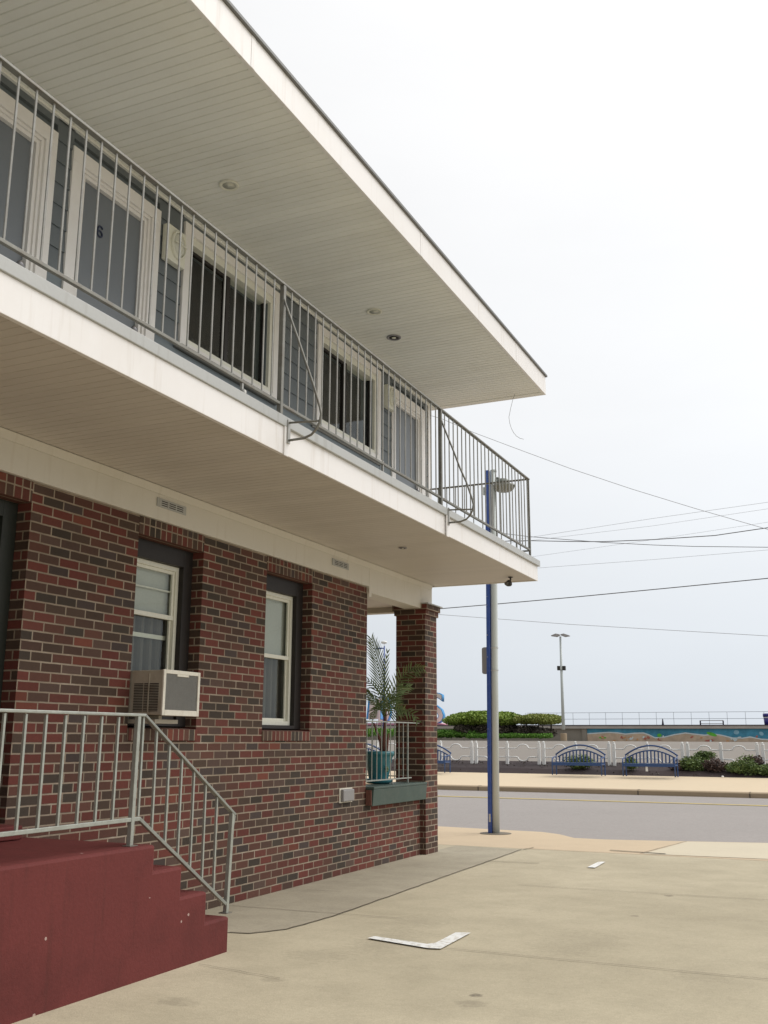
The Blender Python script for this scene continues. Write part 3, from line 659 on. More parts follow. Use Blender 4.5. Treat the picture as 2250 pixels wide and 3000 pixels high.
for y, dz in ((6.05, 0.0), (9.27, .026)):
    P = [(1.415, y, 4.60), (1.48, y, 4.43), (1.545, y, 4.26), (1.61, y, 4.08), (1.676, y, 3.90+dz), (1.735, y, 3.72+dz), (1.748, y, 3.66+dz), (1.738, y, 3.60+dz), (1.71, y, 3.55+dz), (1.67, y, 3.515+dz), (1.61, y, 3.497+dz), (1.488, y, 3.495+dz)]
    br = MB().tube(P, .0095, 8).build('brace', 'railtop', BR, smooth=True)
    MB().tube([(1.487, y, 3.628+dz), (1.738, y, 3.612+dz)], .008, 8).build('brace_strut', 'railtop', br, smooth=True)
    MB().box((1.481, y-.018, 3.47+dz), (1.489, y+.018, 3.65+dz)).build('brace_plate', 'rail', br, bevel=.002)
    # downlink the brace to its post
    MB().lathe((1.41, y, 4.60), [(.014, -.012), (.018, 0), (.014, .012)], 10, 'y').build('brace_bolt', 'railtop', br, smooth=True)

# ------------------------------------------------------------------ air conditioner
AC = empty('air_conditioner', (.15, 6.54, 1.555), 'beige window air conditioner sticking out of the left brick window', 'air conditioner')
x1, ya, yb, za, zb = .30, 6.30, 6.775, 1.558, 1.902
MB().box((-.19, ya+.004, za+.004), (x1-.004, yb-.004, zb-.004)).build('casing', 'acbox', AC, bevel=.006)
MB().box((x1-.01, ya, za), (x1+.006, ya+.03, zb)).box((x1-.01, yb-.028, za), (x1+.006, yb, zb)).box((x1-.01, ya+.0301, zb-.03), (x1+.006, yb-.0281, zb)).box((x1-.01, ya+.0301, za), (x1+.006, yb-.0281, za+.042)).box((x1-.005, ya+.17, zb-.047), (x1+.0065, ya+.32, zb-.0301)).build('back_frame', 'acwhite', AC, bevel=.003)
fin = MB(); z = za+.045
while z < zb-.032:
    fin.box((x1-.0035, ya+.031, z), (x1-.0005, yb-.029, z+.0022)); z += .0045
fin.build('condenser_fins', 'acfin', AC)
lv = MB(); z = za+.03
while z < zb-.10:
    for a, b in ((.03, .115), (.125, .16), (.175, .26)):
        lv.box((a, ya+.0005, z), (b, ya+.0037, z+.006))
    z += .012
lv.build('side_louvre', 'darktrim', AC)
MB().box((.165, ya-.002, za+.02), (.173, ya+.0035, zb-.03)).build('side_rib', 'acbox', AC)
MB().box((-.19, 6.80, 1.52), (-.13, 7.04, 1.90)).build('side_panel', 'darktrim', AC)
MB().box((-.10, 6.33, 1.50), (.22, 6.62, 1.53)).box((-.08, 6.40, 1.53), (.20, 6.44, 1.558)).build('support_bracket', 'acbox', AC)

# outlet box
ob = empty('outlet_box', (.03, 9.97, .74), 'small grey weatherproof outlet cover on the brick beside the green ledge', 'electrical box')
MB().box((.0005, 9.84, .742), (.05, 10.10, .868)).build('cover', 'outlet', ob, bevel=.012)
MB().box((.0, 9.82, .73), (.012, 10.12, .880)).build('back_plate', 'acwhite', ob, bevel=.003)

# ------------------------------------------------------------------ porch railing, north railing
PR = empty('porch_railing', (0, 11.1, .872), 'thin silver railing over the green ledge in front of the potted palm', 'railing')
MB().bar((-.01, 10.48, 1.592), (-.01, 12.04, 1.592), .022, .014).build('top_rail', 'steprail', PR)
MB().bar((-.01, 10.478, .932), (-.01, 11.78, .932), .02, .014).build('bottom_rail', 'steprail', PR)
for y in (10.517, 10.65, 10.785, 10.915, 11.04, 11.165, 11.29, 11.415, 11.545): MB().tube([(-.01, y, .939), (-.01, y, 1.585)], .0065, 6).build('baluster', 'steprail', PR)
MB().bar((-.01, 11.68, .873), (-.01, 11.68, 1.585), .016).build('post', 'steprail', PR)
MB().bar((-.01, 11.22, .873), (-.01, 11.22, .925), .012).build('leg', 'steprail', PR)
NR = empty('front_porch_railing', (-2.4, 12.36, .78), 'plain railing on the street side of the porch behind the palm', 'railing')
MB().bar((-6, 12.36, 1.62), (-.335, 12.36, 1.62), .02, .014).build('top_rail', 'railtop', NR)
MB().bar((-6, 12.36, .925), (-.335, 12.36, .925), .02, .014).build('bottom_rail', 'railtop', NR)
for k in range(14): MB().tube([(-.42-.13*k, 12.36, .932), (-.42-.13*k, 12.36, 1.613)], .0065, 6).build('baluster', 'railtop', NR)
MB().bar((-2.35, 12.36, .78), (-2.35, 12.36, 1.613), .02).build('post', 'railtop', NR)

# ------------------------------------------------------------------ potted palm
PP = empty('potted_palm', (-.24, 11.32, .873), 'palm with feathery fronds in a teal pot on the porch ledge', 'potted plant')
c = (-.235, 11.32, .873)
pt = MB().lathe(c, [(.115, .055), (.118, .06), (.165, .30), (.19, .335), (.198, .34), (.198, .375), (.180, .378), (.172, .35)], 32, caps=False).build('pot', 'pot', PP, smooth=True)
MB().lathe(c, [(.12, .0), (.155, .015), (.175, .055), (.165, .055), (.12, .02)], 32).build('saucer', 'pot', PP, smooth=True)
MB().lathe(c, [(.172, .33), (.16, .345), (.05, .355)], 24).build('soil', 'soil', PP, smooth=True)
# raised flower ornament on the pot
orn = MB()
for k in range(5): a = k*1.257; orn.lathe((c[0]+.148, c[1]-.075+.02*math.cos(a), c[2]+.17+.02*math.sin(a)), [(.003, .01), (.013, .004), (.015, -.004)], 8, 'x')
orn.build('ornament', 'palmstem', pt, smooth=True)
st = MB()
def q(u, v, Y=11.3): return at(1040+u/5.925, 1850+v/5.925, Y)
basep = Vector((-.16, 11.32, 1.20))
st.tube([basep, (-.155, 11.31, 1.32), (-.15, 11.30, 1.45), (-.14, 11.3, 1.62), (-.13, 11.3, 1.75)], [.034, .03, .024, .018, .012], 10)
st.tube([(-.18, 11.30, 1.20), (-.20, 11.30, 1.36), (-.25, 11.29, 1.48), (-.285, 11.28, 1.585)], [.024, .02, .016, .010], 8)
st.tube([(-.13, 11.30, 1.20), (-.11, 11.30, 1.34), (-.10, 11.31, 1.46)], [.018, .015, .010], 8)
st.build('trunk', 'trunk', PP, smooth=True)
def frond(P, ln, n=24, side_n=None, w=.0155, lift=.45, droop=.15, seed=0):
    rnd = random.Random(seed); P = [Vector(p) for p in P]; mb = MB()
    # resample
    L_ = [0]
    for a, b in zip(P, P[1:]): L_.append(L_[-1]+(b-a).length)
    def pos(t):
        s = t*L_[-1]
        for i in range(len(P)-1):
            if s <= L_[i+1] or i == len(P)-2:
                return P[i].lerp(P[i+1], (s-L_[i])/max(1e-6, L_[i+1]-L_[i])), (P[i+1]-P[i]).normalized()
    view = Vector((.42, -.9, 0)) if side_n is None else Vector(side_n)
    ts = [i/18 for i in range(19)]
    rach = [pos(t)[0] for t in ts]
    mb.tube(rach, [.0065*(1-.75*t) for t in ts], 5)
    for i in range(n):
        t = .22+.78*i/(n-1); p, d = pos(t); s = view.cross(d).normalized()
        l = ln*(.55+.45*math.sin(math.pi*(.25+.75*t)))*(1 if t < .9 else .75)
        for sg in (-1, 1):
            dirv = (s*sg*(1-lift*.6)+d*(lift+.25*t)+view*rnd.uniform(-.12, .18)).normalized()
            ll = l*rnd.uniform(.88, 1.08); e = p+dirv*ll+Vector((0, 0, -droop*ll)); m_ = p+dirv*ll*.5+Vector((0, 0, -droop*ll*.2))
            wd = d*w
            k = view*.003*sg; wd = view.cross(dirv).normalized()*w
            mb.add([p-wd*.35, m_-wd*.5+k, e, m_+wd*.5+k, p+wd*.35], [(0, 1, 3, 4), (1, 2, 3)])
    return mb
fronds = [
 ([q(500, 1480), q(490, 1150), q(440, 850), q(390, 560), q(330, 300), q(290, 150)], .30, 19, .85, 1),
 ([q(505, 1470), q(520, 1200), q(520, 950), q(525, 700), q(540, 500), q(560, 380)], .18, 10, 1.0, 2),
 ([q(500, 1480), q(560, 1250, 11.2), q(680, 1000, 11.1), q(820, 780, 11.0), q(1000, 650, 10.9), q(1180, 640, 10.8)], .22, 18, .6, 3),
 ([q(500, 1480), q(430, 1330), q(350, 1220), q(270, 1130), q(190, 1030)], .15, 12, .8, 4),
 ([q(505, 1480), q(600, 1300, 11.4), q(720, 1080, 11.5), q(830, 980, 11.6), q(940, 960, 11.65)], .19, 14, .7, 5),
 ([q(500, 1480), q(580, 1330), q(680, 1260), q(760, 1290), q(830, 1400)], .13, 11, .5, 6),
 ([q(500, 1480), q(470, 1250, 11.5), q(370, 1000, 11.6), q(260, 870, 11.7), q(150, 820, 11.75)], .18, 12, .8, 7),
 ([q(505, 1480), q(650, 1400, 11.1), q(850, 1370, 11.0), q(1000, 1430, 10.95), q(1080, 1550, 10.95)], .14, 12, .5, 8),
 ([q(500, 1480), q(470, 1350), q(400, 1300), q(330, 1380), q(290, 1500)], .11, 10, .6, 9),
 ([q(505, 1480), q(540, 1280), q(610, 1150), q(660, 1130), q(720, 1190)], .14, 11, .7, 10)]
for P_, l_, n_, lf, sd_ in fronds: frond(P_, l_, n_, lift=lf, seed=sd_).build('frond', 'palm', PP)

# ------------------------------------------------------------------ security camera, hanging wire
SCm = empty('security_camera', (1.22, 12.1, 3.40), 'small dark camera hanging under the balcony corner', 'security camera')
MB().lathe((1.225, 12.1, 3.40), [(.03, 0), (.03, -.008), (.011, -.012), (.011, -.045)], 14).build('mount', 'camera', SCm, smooth=True)
MB().lathe((1.205, 12.09, 3.36), [(.014, .0), (.030, -.012), (.040, -.03), (.042, -.055), (.034, -.072), (.02, -.078)], 18).build('housing', 'camera', SCm, smooth=True)
MB().tube([(1.20, 12.07, 3.322), (1.185, 12.03, 3.308)], [.022, .024], 12).build('lens', 'lens', SCm, smooth=True)
wr = MB().tube([(1.255, 12.40, 5.93), (1.21, 12.45, 5.886), (1.175, 12.45, 5.76), (1.146, 12.45, 5.632), (1.155, 12.45, 5.55), (1.177, 12.45, 5.469), (1.205, 12.45, 5.41), (1.24, 12.45, 5.36), (1.29, 12.46, 5.32), (1.34, 12.46, 5.302)], .0028, 5)
tag(wr.build('dangling_wire', 'cablepale', smooth=True), 'thin loose wire dangling from the end of the roof soffit', 'wire')

# ------------------------------------------------------------------ entry steps and their railing
ES = empty('entry_steps', (.54, 4.6, 0), 'red painted concrete landing and four steps against the brick wall', 'steps')
prof = [(FY0+4.6, -.02), (6.125, -.02), (6.125, .222), (5.852, .222), (5.852, .415), (5.565, .415), (5.565, .60), (5.275, .60), (5.275, .756), (FY0+4.6, .756)]
MB().prism([(.002, y, z) for y, z in prof], (1.076, 0, 0)).build('steps', 'red', ES, bevel=.018)
SR = empty('stair_railing', (1.0, 5.2, .756), 'silver handrail with upright bars on the red entry steps', 'railing')
X_ = 1.0
MB().bar((X_, 1.6, 1.522), (X_, 5.20, 1.530), .034, .018).build('top_rail', 'steprail', SR, bevel=.004)
MB().bar((X_, 5.19, 1.531), (X_, 6.262, .868), .034, .018).build('sloping_rail', 'steptop', SR, bevel=.004)
MB().bar((X_, 1.6, .893), (X_, 5.20, .910), .024, .024).build('bottom_rail', 'steprail', SR, bevel=.003)
MB().bar((X_, 5.195, .911), (X_, 6.19, .285), .024, .022).build('sloping_bottom_rail', 'steptop', SR, bevel=.003)
MB().bar((X_, 5.125, .757), (X_, 5.135, 1.521), .030).build('post', 'steprail', SR, bevel=.003)
MB().bar((X_-.01, 6.215, .223), (X_, 6.235, .885), .030).build('post', 'steprail', SR, bevel=.003)
MB().bar((X_, 6.262, .862), (X_, 6.238, .78), .024, .010).build('rail_end', 'steptop', SR)
MB().box((X_-.03, 5.09, .756), (X_+.03, 5.165, .762)).build('foot_plate', 'railtop', SR); MB().box((X_-.045, 6.18, .2225), (X_+.02, 6.25, .228)).build('foot_plate', 'railtop', SR)
for k in range(20):
    y = 4.951-.1525*k
    if y < 1.7: break
    MB().bar((X_, y-.004, .905), (X_, y, 1.514), .0145).build('baluster', 'steprail', SR)
for k in range(7):
    y = 5.187+.1415*k; zt = 1.531-(y-5.19)*(1.531-.868)/(6.262-5.19)-.006; zb = .911-(y-5.195)*(.911-.285)/(6.19-5.195)+.01
    MB().bar((X_, y, zb), (X_, y, zt), .0145).build('baluster', 'steprail', SR)

# ------------------------------------------------------------------ ground
g = MB().add([(-600, -120, -.30), (900, -120, -.30), (900, 140, -.30), (-600, 140, -.30)], [(0, 1, 2, 3)])
struct(g, 'ground', 'sand')
EY = 15.9
# near lot slab: everything from the building to the street
dr = MB().add([(-60, -30, -.001), (60, -30, -.001), (60, 13.35, -.001), (-60, 13.35, -.001)], [(0, 1, 2, 3)])
struct(dr, 'driveway', 'concrete')
edge = [(-60, 16.6), (-6, 16.4), (-1.33, 16.06), (-.29, 15.93), (.45, 15.86), (.80, 15.60), (1.15, 15.12), (1.6, 15.1), (2.6, 15.35), (3.8, 15.68), (9, 16.2), (60, 16.5)]
sw = MB().prism([(-60, 13.35, -.12), *[(a, b, -.12) for a, b in edge], (60, 13.35, -.12)], (0, 0, .12)); struct(sw, 'pavement', 'walkc')
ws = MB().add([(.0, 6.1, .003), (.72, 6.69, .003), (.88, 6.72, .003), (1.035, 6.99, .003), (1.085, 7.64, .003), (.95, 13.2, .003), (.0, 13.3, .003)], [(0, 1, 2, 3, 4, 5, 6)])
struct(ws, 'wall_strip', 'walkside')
pt_ = MB().add([(2.45, 13.42, .004), (9, 13.9, .004), (9, 16.0, .004), (3.8, 15.6, .004), (2.72, 15.28, .004)], [(0, 1, 2, 3, 4)]); struct(pt_, 'pale_pavement_patch', 'patch')
def strip(mb, pts, w, z):
    for a, b in zip(pts, pts[1:]):
        a = Vector((*a, z)); b = Vector((*b, z)); d = (b-a).normalized(); s = Vector((-d.y, d.x, 0))*w/2
        mb.add([a-s, b-s, b+s, a+s], [(0, 1, 2, 3)])
def wob(a, b, n=14, am=.008, seed=1):
    r = random.Random(seed); return [(a[0]+(b[0]-a[0])*i/n+(r.uniform(-am, am) if 0 < i < n else 0), a[1]+(b[1]-a[1])*i/n+(r.uniform(-am, am) if 0 < i < n else 0)) for i in range(n+1)]
jn = MB()
strip(jn, [(.72, 6.69), (.88, 6.722)], .010, .007); strip(jn, wob((.88, 6.722), (1.035, 6.99), 5), .010, .007); strip(jn, wob((1.035, 6.99), (1.085, 7.64), 6), .009, .007); strip(jn, wob((1.085, 7.64), (.94, 13.24), 30), .009, .007)
strip(jn, wob((0.0, 7.70), (1.62, 7.78), 12), .008, .0075)
def gz(u, v):
    d = FW*F_PX + RT*(u-1125) - UP*(v-1500); p = CAM - d*(CAM.z/d.z); return (p.x, p.y)
strip(jn, wob(gz(1302, 2780), (12, gz(2250, 2881)[1]+.1), 30, .006), .006, .007)
strip(jn, wob(gz(1519, 2594), (12, gz(2250, 2630)[1]+.1), 30, .006), .008, .007)
strip(jn, wob(gz(583, 2827), gz(820, 2868), 8, .008), .005, .007)
strip(jn, wob(gz(1430, 2524), gz(1580, 2530), 6, .008), .018, .0075)
strip(jn, wob(gz(900, 2609), gz(1000, 2614), 4, .006), .006, .0075)
strip(jn, wob((1.0, 13.35), (12, 13.35), 40, .01), .010, .008); strip(jn, wob((2.0, 13.62), (2.72, 13.52), 8), .05, .009); strip(jn, wob((2.72, 15.3), (2.42, 13.45), 8), .012, .009)
strip(jn, wob((.97, 13.2), (1.02, 13.5), 3), .02, .0085)
struct(jn, 'pavement_joint', 'joint')
mk = MB()
mk.add([(1.737, 6.914, .009), (2.26, 6.775, .009), (2.345, 6.795, .009), (2.24, 6.975, .009), (2.20, 6.905, .009), (1.75, 7.0, .009)], [(0, 1, 4, 5), (1, 2, 3, 4)])
mk.add([(2.345, 6.795, .0095), (2.33, 7.43, .0095), (2.225, 7.395, .0095), (2.238, 6.95, .0095)], [(0, 1, 2, 3)])
mk.add([(2.165, 11.70, .009), (2.255, 11.69, .009), (2.235, 12.31, .009), (2.16, 12.28, .009)], [(0, 1, 2, 3)])
struct(mk, 'parking_marking', 'mark')
def ribbon(prof, x0, x1, nx=1, skew=0.0):
    mb = MB(); n = len(prof)
    vs = [(x, y+skew*x, z) for x in (x0, x1) for y, z in prof]
    mb.add(vs, [(i, i+1, n+i+1, n+i) for i in range(n-1)]); return mb
SK = .006
struct(ribbon([(14.6, -.06), (16, -.05), (20, .04), (23, .08), (25.95, .085)], -150, 150), 'road', 'road')
yl = ribbon([(22.88, .086), (23.14, .087)], -150, 150, skew=0.0); struct(yl, 'yellow_line', 'yellow')
kb = MB().prism([(-150, 25.9, -.1), (-150, 25.9, .185), (-150, 25.93, .205), (-150, 26.15, .21), (-150, 26.15, -.1)], (300, 0, 0)); struct(kb, 'kerb', 'kerb')
kj = MB()
for x in (-4.15, -.0, 4.0, -8.3, 2.6): kj.box((x, 25.893, .06), (x+.03, 25.9, .19)); kj.box((x, 25.93, .2105), (x+.03, 26.15, .214))
struct(kj, 'kerb_joint', 'joint')
struct(ribbon([(26.15, .207), (28, .33), (29.6, .425)], -150, 150), 'far_pavement', 'farwalk')
struct(ribbon([(29.6, .425), (30.0, .56), (31.0, .66), (31.5, .74)], -150, 150), 'planting_bed', 'mulch')
struct(ribbon([(31.5, .74), (40, 1.03), (50, 1.21), (62, 1.30), (86, 1.325)], -200, 200), 'car_park', 'lot')
struct(ribbon([(86, 1.30), (100, .6), (140, -.3)], -600, 600), 'beach', 'sand')
struct(ribbon([(140, -.35), (4500, -.36)], -4000, 4000), 'sea', 'water')

# ------------------------------------------------------------------ street lamp by the road
LP = empty('street_lamp', (-.12, 15.25, 0), 'tall pale grey street lamp with a royal blue strip beside the driveway', 'street lamp')
lean = Vector((.075/5.7, 0, 0))
MB().lathe((-.095, 15.25, -.001), [(.24, 0), (.24, .007), (.225, .009)], 32).build('footing', 'base', LP)
def pz(x, z): return (x+.010*z, 15.25, z)
MB().tube([pz(-.088, .008), pz(-.086, 2.5), pz(-.082, 4.2), pz(-.078, 5.70)], [.056, .055, .054, .052], 20).build('pole', 'polewhite', LP, smooth=True)
bs = MB(); 
bs.prism([(-.198, 15.19, .008), (-.140, 15.185, .008), (-.135, 15.30, .008), (-.198, 15.30, .008)], (.057, 0, 5.70)); bs.build('blue_channel', 'poleblue', LP, bevel=.004)
MB().lathe((pz(-.072, 5.70)), [(.054, -.02), (.054, .01), (.03, .02)], 18).build('pole_cap', 'polewhite', LP)
for z in (2.805, 2.455): MB().lathe(pz(-.088, z), [(.060, -.008), (.066, .008)], 20, caps=False).build('band', 'band', LP, smooth=True)
for z, w in ((3.0, .6), (3.62, .3), (3.48, .3), (2.66, .3), (1.55, .3)): MB().box((pz(-.186, z)[0], 15.182, z), (pz(-.186, z)[0]+.014, 15.1905, z+.014*w*2)).build('sticker_scrap', 'band', LP)
MB().box((pz(-.178, .1)[0], 15.182, .17), (pz(-.178, .1)[0]+.03, 15.1895, .29)).build('torn_sticker', 'band', LP)
hd = MB().lathe((.135, 15.25, 5.44), [(.03, .115), (.085, .10), (.115, .06), (.118, .02), (.115, 0)], 26).build('lamp_head', 'lamp', LP, smooth=True)
rf_ = MB().lathe((.16, 15.25, 5.335), [(.04, 0), (.115, .004), (.155, .035), (.175, .075), (.18, .105), (.15, .108)], 30).build('refractor', 'lampglass', hd, smooth=True)
MB().tube([(-.02, 15.25, 5.55), (.05, 15.25, 5.57), (.10, 15.25, 5.53)], .022, 10).build('arm', 'lamp', LP, smooth=True)
MB().lathe((.30, 15.25, 5.405), [(.05, 0), (.06, .01), (.05, .022)], 14).build('lamp_latch', 'lamp', hd, smooth=True)
MB().box((-.185, 15.20, 5.30), (-.155, 15.24, 5.43)).build('photocell_box', 'polewhite', LP)
sg = MB(); pts = []
for cx_, cz_, a0 in ((.07, .1825, 0), (-.07, .1825, 90), (-.07, -.1825, 180), (.07, -.1825, 270)):
    for k in range(5): a = math.radians(a0+k*22.5); pts.append((-.185+cx_+.045*math.cos(a), 15.34, 2.62+cz_+.03*math.sin(a)))
sg.prism(pts, (0, .004, 0)); tag(sg.build('traffic_sign', 'signback'), 'bare metal back of a traffic sign strapped behind the tall pole by the driveway', 'sign')

# ------------------------------------------------------------------ benches
def bench(xr, label, first=None):
    x0, x1, y = xr-1.46, xr, 29.0
    def z(v): return v
    e = empty('bench', ((x0+x1)/2, y, .43), label, 'bench', 'blue benches along the far pavement')
    yb_, yf = 29.22, 28.78
    n = 12; xc = (x0+x1)/2
    arc = [(xc+(i/n-.5)*1.44, yb_+.05, .985+.27*(1-((i/n-.5)*2)**2)) for i in range(n+1)]
    MB().tube(arc, .025, 6).build('back_arch', 'benchblue', e, smooth=True)
    arc2 = [(xc+(i/n-.5)*1.30, yb_+.03, .92+.20*(1-((i/n-.5)*2)**2)) for i in range(n+1)]
    MB().tube(arc2, .021, 6).build('back_rail', 'benchblue', e, smooth=True)
    bb = MB()
    for k in range(13):
        t = (k+.5)/13-.5; bb.tube([(xc+t*1.30, yb_, .79), (xc+t*1.30, yb_+.03, .92+.20*(1-(t*2*.97)**2)-.01)], .021, 5)
    bb.build('back_slats', 'benchblue', e)
    s = MB()
    for k in range(6): s.box((x0+.02, yf+k*.075, .745), (x1-.02, yf+k*.075+.05, .775))
    s.box((x0+.03, yf-.012, .695), (x1-.03, yf-.002, .772)); s.build('seat', 'benchblue', e)
    for xx in (x0+.03, x1-.03):
        f = MB(); f.tube([(xx, yf, .43), (xx, yf, .80), (xx, yf+.05, .90), (xx, yb_, .93), (xx, yb_+.05, 1.0)], .018, 6); f.build('arm', 'benchblue', e, smooth=True)
        MB().tube([(xx, yb_, .40+.02), (xx, yb_, .93)], .018, 6).build('leg', 'benchblue', e)
        MB().tube([(xx, yf, .725), (xx, yb_, .725)], .014, 6).build('seat_rail', 'benchblue', e)
    return e
bench(-1.49, 'blue arched bench just right of the tall pole, left of its twin')
b2 = bench(.505, 'blue arched bench nearest the right edge with a small white plate under its seat')
MB().box((-.31, 28.80, .57), (-.25, 28.81, .70)).build('plate', 'fence', b2)
bench(-6.165, 'blue bench partly hidden behind the brick pillar, its right arm showing')
bench(-8.41, 'blue bench glimpsed through the porch opening beside the teal pot')

# ------------------------------------------------------------------ white fence
FN = empty('white_fence', (-3, 31, .53), 'white fence of paired posts and rails with round loops across the street', 'fence')
def fpost(x, z0=.52):
    p = MB().bar((x, 31, z0), (x, 31, 1.285), .088).build('post', 'fence', FN, bevel=.008)
    MB().lathe((x, 31, 1.285), [(.055, 0), (.055, .012), (.022, .02), (.03, .032), (.036, .048), (.03, .064), (.012, .072)], 12).build('post_cap', 'fence', p, smooth=True)
for pa, pm in ((-10.50, -9.47), (-8.30, -7.20), (-6.06, -4.96), (-3.865, -2.79), (-1.70, -.64), (.44, 1.44), (2.50, 3.5), (4.6, 5.65), (6.75, 7.8)):
    fpost(pa-.075); fpost(pa+.075); fpost(pm)
    nx = {-10.50: -8.30, -8.30: -6.06, -6.06: -3.865, -3.865: -1.70, -1.70: .44, .44: 2.50, 2.50: 4.6, 4.6: 6.75, 6.75: 8.9}[pa]
    for a, b in ((pa+.12, pm-.045), (pm+.045, nx-.12)):
        c_ = (a+b)/2; r = .17
        up = [(a, 31, 1.135), (c_-r-.06, 31, 1.135)]+[(c_-r*math.cos(k/8*math.pi), 31, 1.15+.105*math.sin(k/8*math.pi)) for k in range(9)]+[(c_+r+.06, 31, 1.135), (b, 31, 1.135)]
        dn = [(a, 31, .875), (c_-r-.06, 31, .875)]+[(c_-r*math.cos(k/8*math.pi), 31, .86-.105*math.sin(k/8*math.pi)) for k in range(9)]+[(c_+r+.06, 31, .875), (b, 31, .875)]
        MB().tube(up, .022, 6).build('rail', 'fence', FN, smooth=True)
        MB().tube(dn, .022, 6).build('rail', 'fence', FN, smooth=True)

# ------------------------------------------------------------------ foliage
def leaves(mb, c, r, n, s, rnd, shell=.55, zmin=None, lump=.12, aspect=1.0):
    c = Vector(c)
    lumps = [(Vector((rnd.gauss(0, 1), rnd.gauss(0, 1), rnd.gauss(0, 1))).normalized(), rnd.uniform(-lump, lump*1.3)) for _ in range(14)]
    k = 0
    while k < n:
        d = Vector((rnd.gauss(0, 1), rnd.gauss(0, 1), rnd.gauss(0, 1))).normalized()
        rad = (shell+(1-shell)*rnd.random()**.6)
        rad += sum(a*max(0, d.dot(l)-.72)*3 for l, a in lumps)
        p = c+Vector((d.x*r[0], d.y*r[1], d.z*r[2]))*rad
        if zmin is not None and p.z < zmin: 
            if rnd.random() < .6: continue
            p.z = zmin+rnd.random()*.05
        a = Vector((rnd.gauss(0, 1), rnd.gauss(0, 1), rnd.gauss(0, .7))).normalized(); b = a.cross(Vector((rnd.gauss(0, 1), rnd.gauss(0, 1), rnd.gauss(0, 1)))).normalized()
        ss = s*rnd.uniform(.6, 1.3)
        mb.add([p-a*ss*.5*aspect, p+b*ss*.32, p+a*ss*.5*aspect, p-b*ss*.32], [(0, 1, 2, 3)]); k += 1
def shrub(name, label, cat, lobes, mleaf, n, s, base, stems=(), group=None, lumpy=.14, under=None, seed=3):
    rnd = random.Random(seed); e = empty(name, base, label, cat, group)
    mb = MB(); tot = sum(r[0]*r[1]*r[2] for _, r in lobes)
    for c_, r in lobes: leaves(mb, c_, r, int(n*r[0]*r[1]*r[2]/tot), s, rnd, lump=lumpy, zmin=None)
    mb.build('crown', mleaf, e)
    if under:
        ub = MB()
        for c_, r in under: leaves(ub, c_, r, int(n*.45/len(under)), s*.9, rnd, shell=.2, zmin=base[2])
        ub.build('underbrush', 'under', e)
    if stems:
        sb = MB()
        for a, b, r in stems: sb.tube([a, (Vector(a)+Vector(b))/2+Vector((rnd.uniform(-.1, .1), 0, 0)), b], [r, r*.8, r*.5], 6)
        sb.build('stem', 'under', e)
    return e
YH = 74.0
def H(u, v, Y=YH): return at(u, v, Y)
def hstem(us, v0, v1, seed):
    r = random.Random(seed); out = []
    for u in us: out.append((H(u+r.uniform(-3, 3), v1), H(u+r.uniform(-8, 8), v0), .06))
    return out
p0, p1 = H(1322, 2105), H(1524, 2105)
sc_ = (p1.x-p0.x)/(1524-1322); vz = (H(1400, 2000).z-H(1400, 2100).z)/100
def lobe(u, v, ru, rv, ry=2.2): c_ = H(u, v); return ((c_.x, c_.y, c_.z), (ru*sc_, ry, rv*vz))
shrub('wide_hedge', 'widest flat topped green shrub on dark stems, behind the tall grey and blue pole', 'shrub',
      [lobe(1362, 2108, 40, 20), lobe(1415, 2105, 52, 22), lobe(1478, 2106, 46, 21), lobe(1335, 2112, 22, 13), lobe(1445, 2108, 50, 22), lobe(1390, 2106, 45, 21)], M['hedge'], 26000, .17, tuple(H(1425, 2162)),
      hstem([1350, 1365, 1385, 1400, 1420, 1440, 1455, 1480, 1500], 2125, 2162, 1), 'flat topped shrubs by the car park', under=[lobe(1385, 2140, 42, 22), lobe(1440, 2140, 42, 22), lobe(1490, 2142, 32, 20), lobe(1370, 2132, 30, 12)], seed=5)
shrub('wide_hedge', 'smaller flat topped olive shrub just left of the thin twin headed lamp', 'shrub',
      [lobe(1562, 2106, 38, 15), lobe(1602, 2108, 32, 15), lobe(1538, 2109, 22, 13), lobe(1582, 2107, 36, 15)], M['hedge2'], 13000, .15, tuple(H(1570, 2160)),
      hstem([1530, 1550, 1575, 1590, 1612, 1620], 2118, 2158, 2), 'flat topped shrubs by the car park', under=[lobe(1550, 2142, 38, 16), lobe(1595, 2146, 30, 13)], seed=6)
# clipped bright hedge in front, ground growth to the left
low = MB(); rnd = random.Random(9)
for i in range(26):
    u = 1375+i*9.4; c_ = H(u, 2156-(i % 2)*.8, 72); leaves(low, c_, (.22, .6, .17), 330, .11, rnd, shell=.5)
tag(low.build('clipped_hedge', M['lowhedge']), 'long low bright green hedge row in front of the flat topped shrubs', 'hedge')
gr = MB()
for i in range(34):
    u = 1250+i*4.6; c_ = H(u, 2149+2*math.sin(i), 73); leaves(gr, c_, (.32, 1.0, .30), 260, .13, rnd, shell=.3)
for i in range(16):
    u = 1040+i*13; c_ = H(u, 2146+2*math.sin(i), 73); leaves(gr, c_, (.5, 1.0, .34), 260, .14, rnd, shell=.3)
tag(gr.build('ground_cover', M['lowhedge']), 'patch of mixed green ground cover left of the shrubs, seen beside the brick pillar', 'ground cover', kind='stuff')
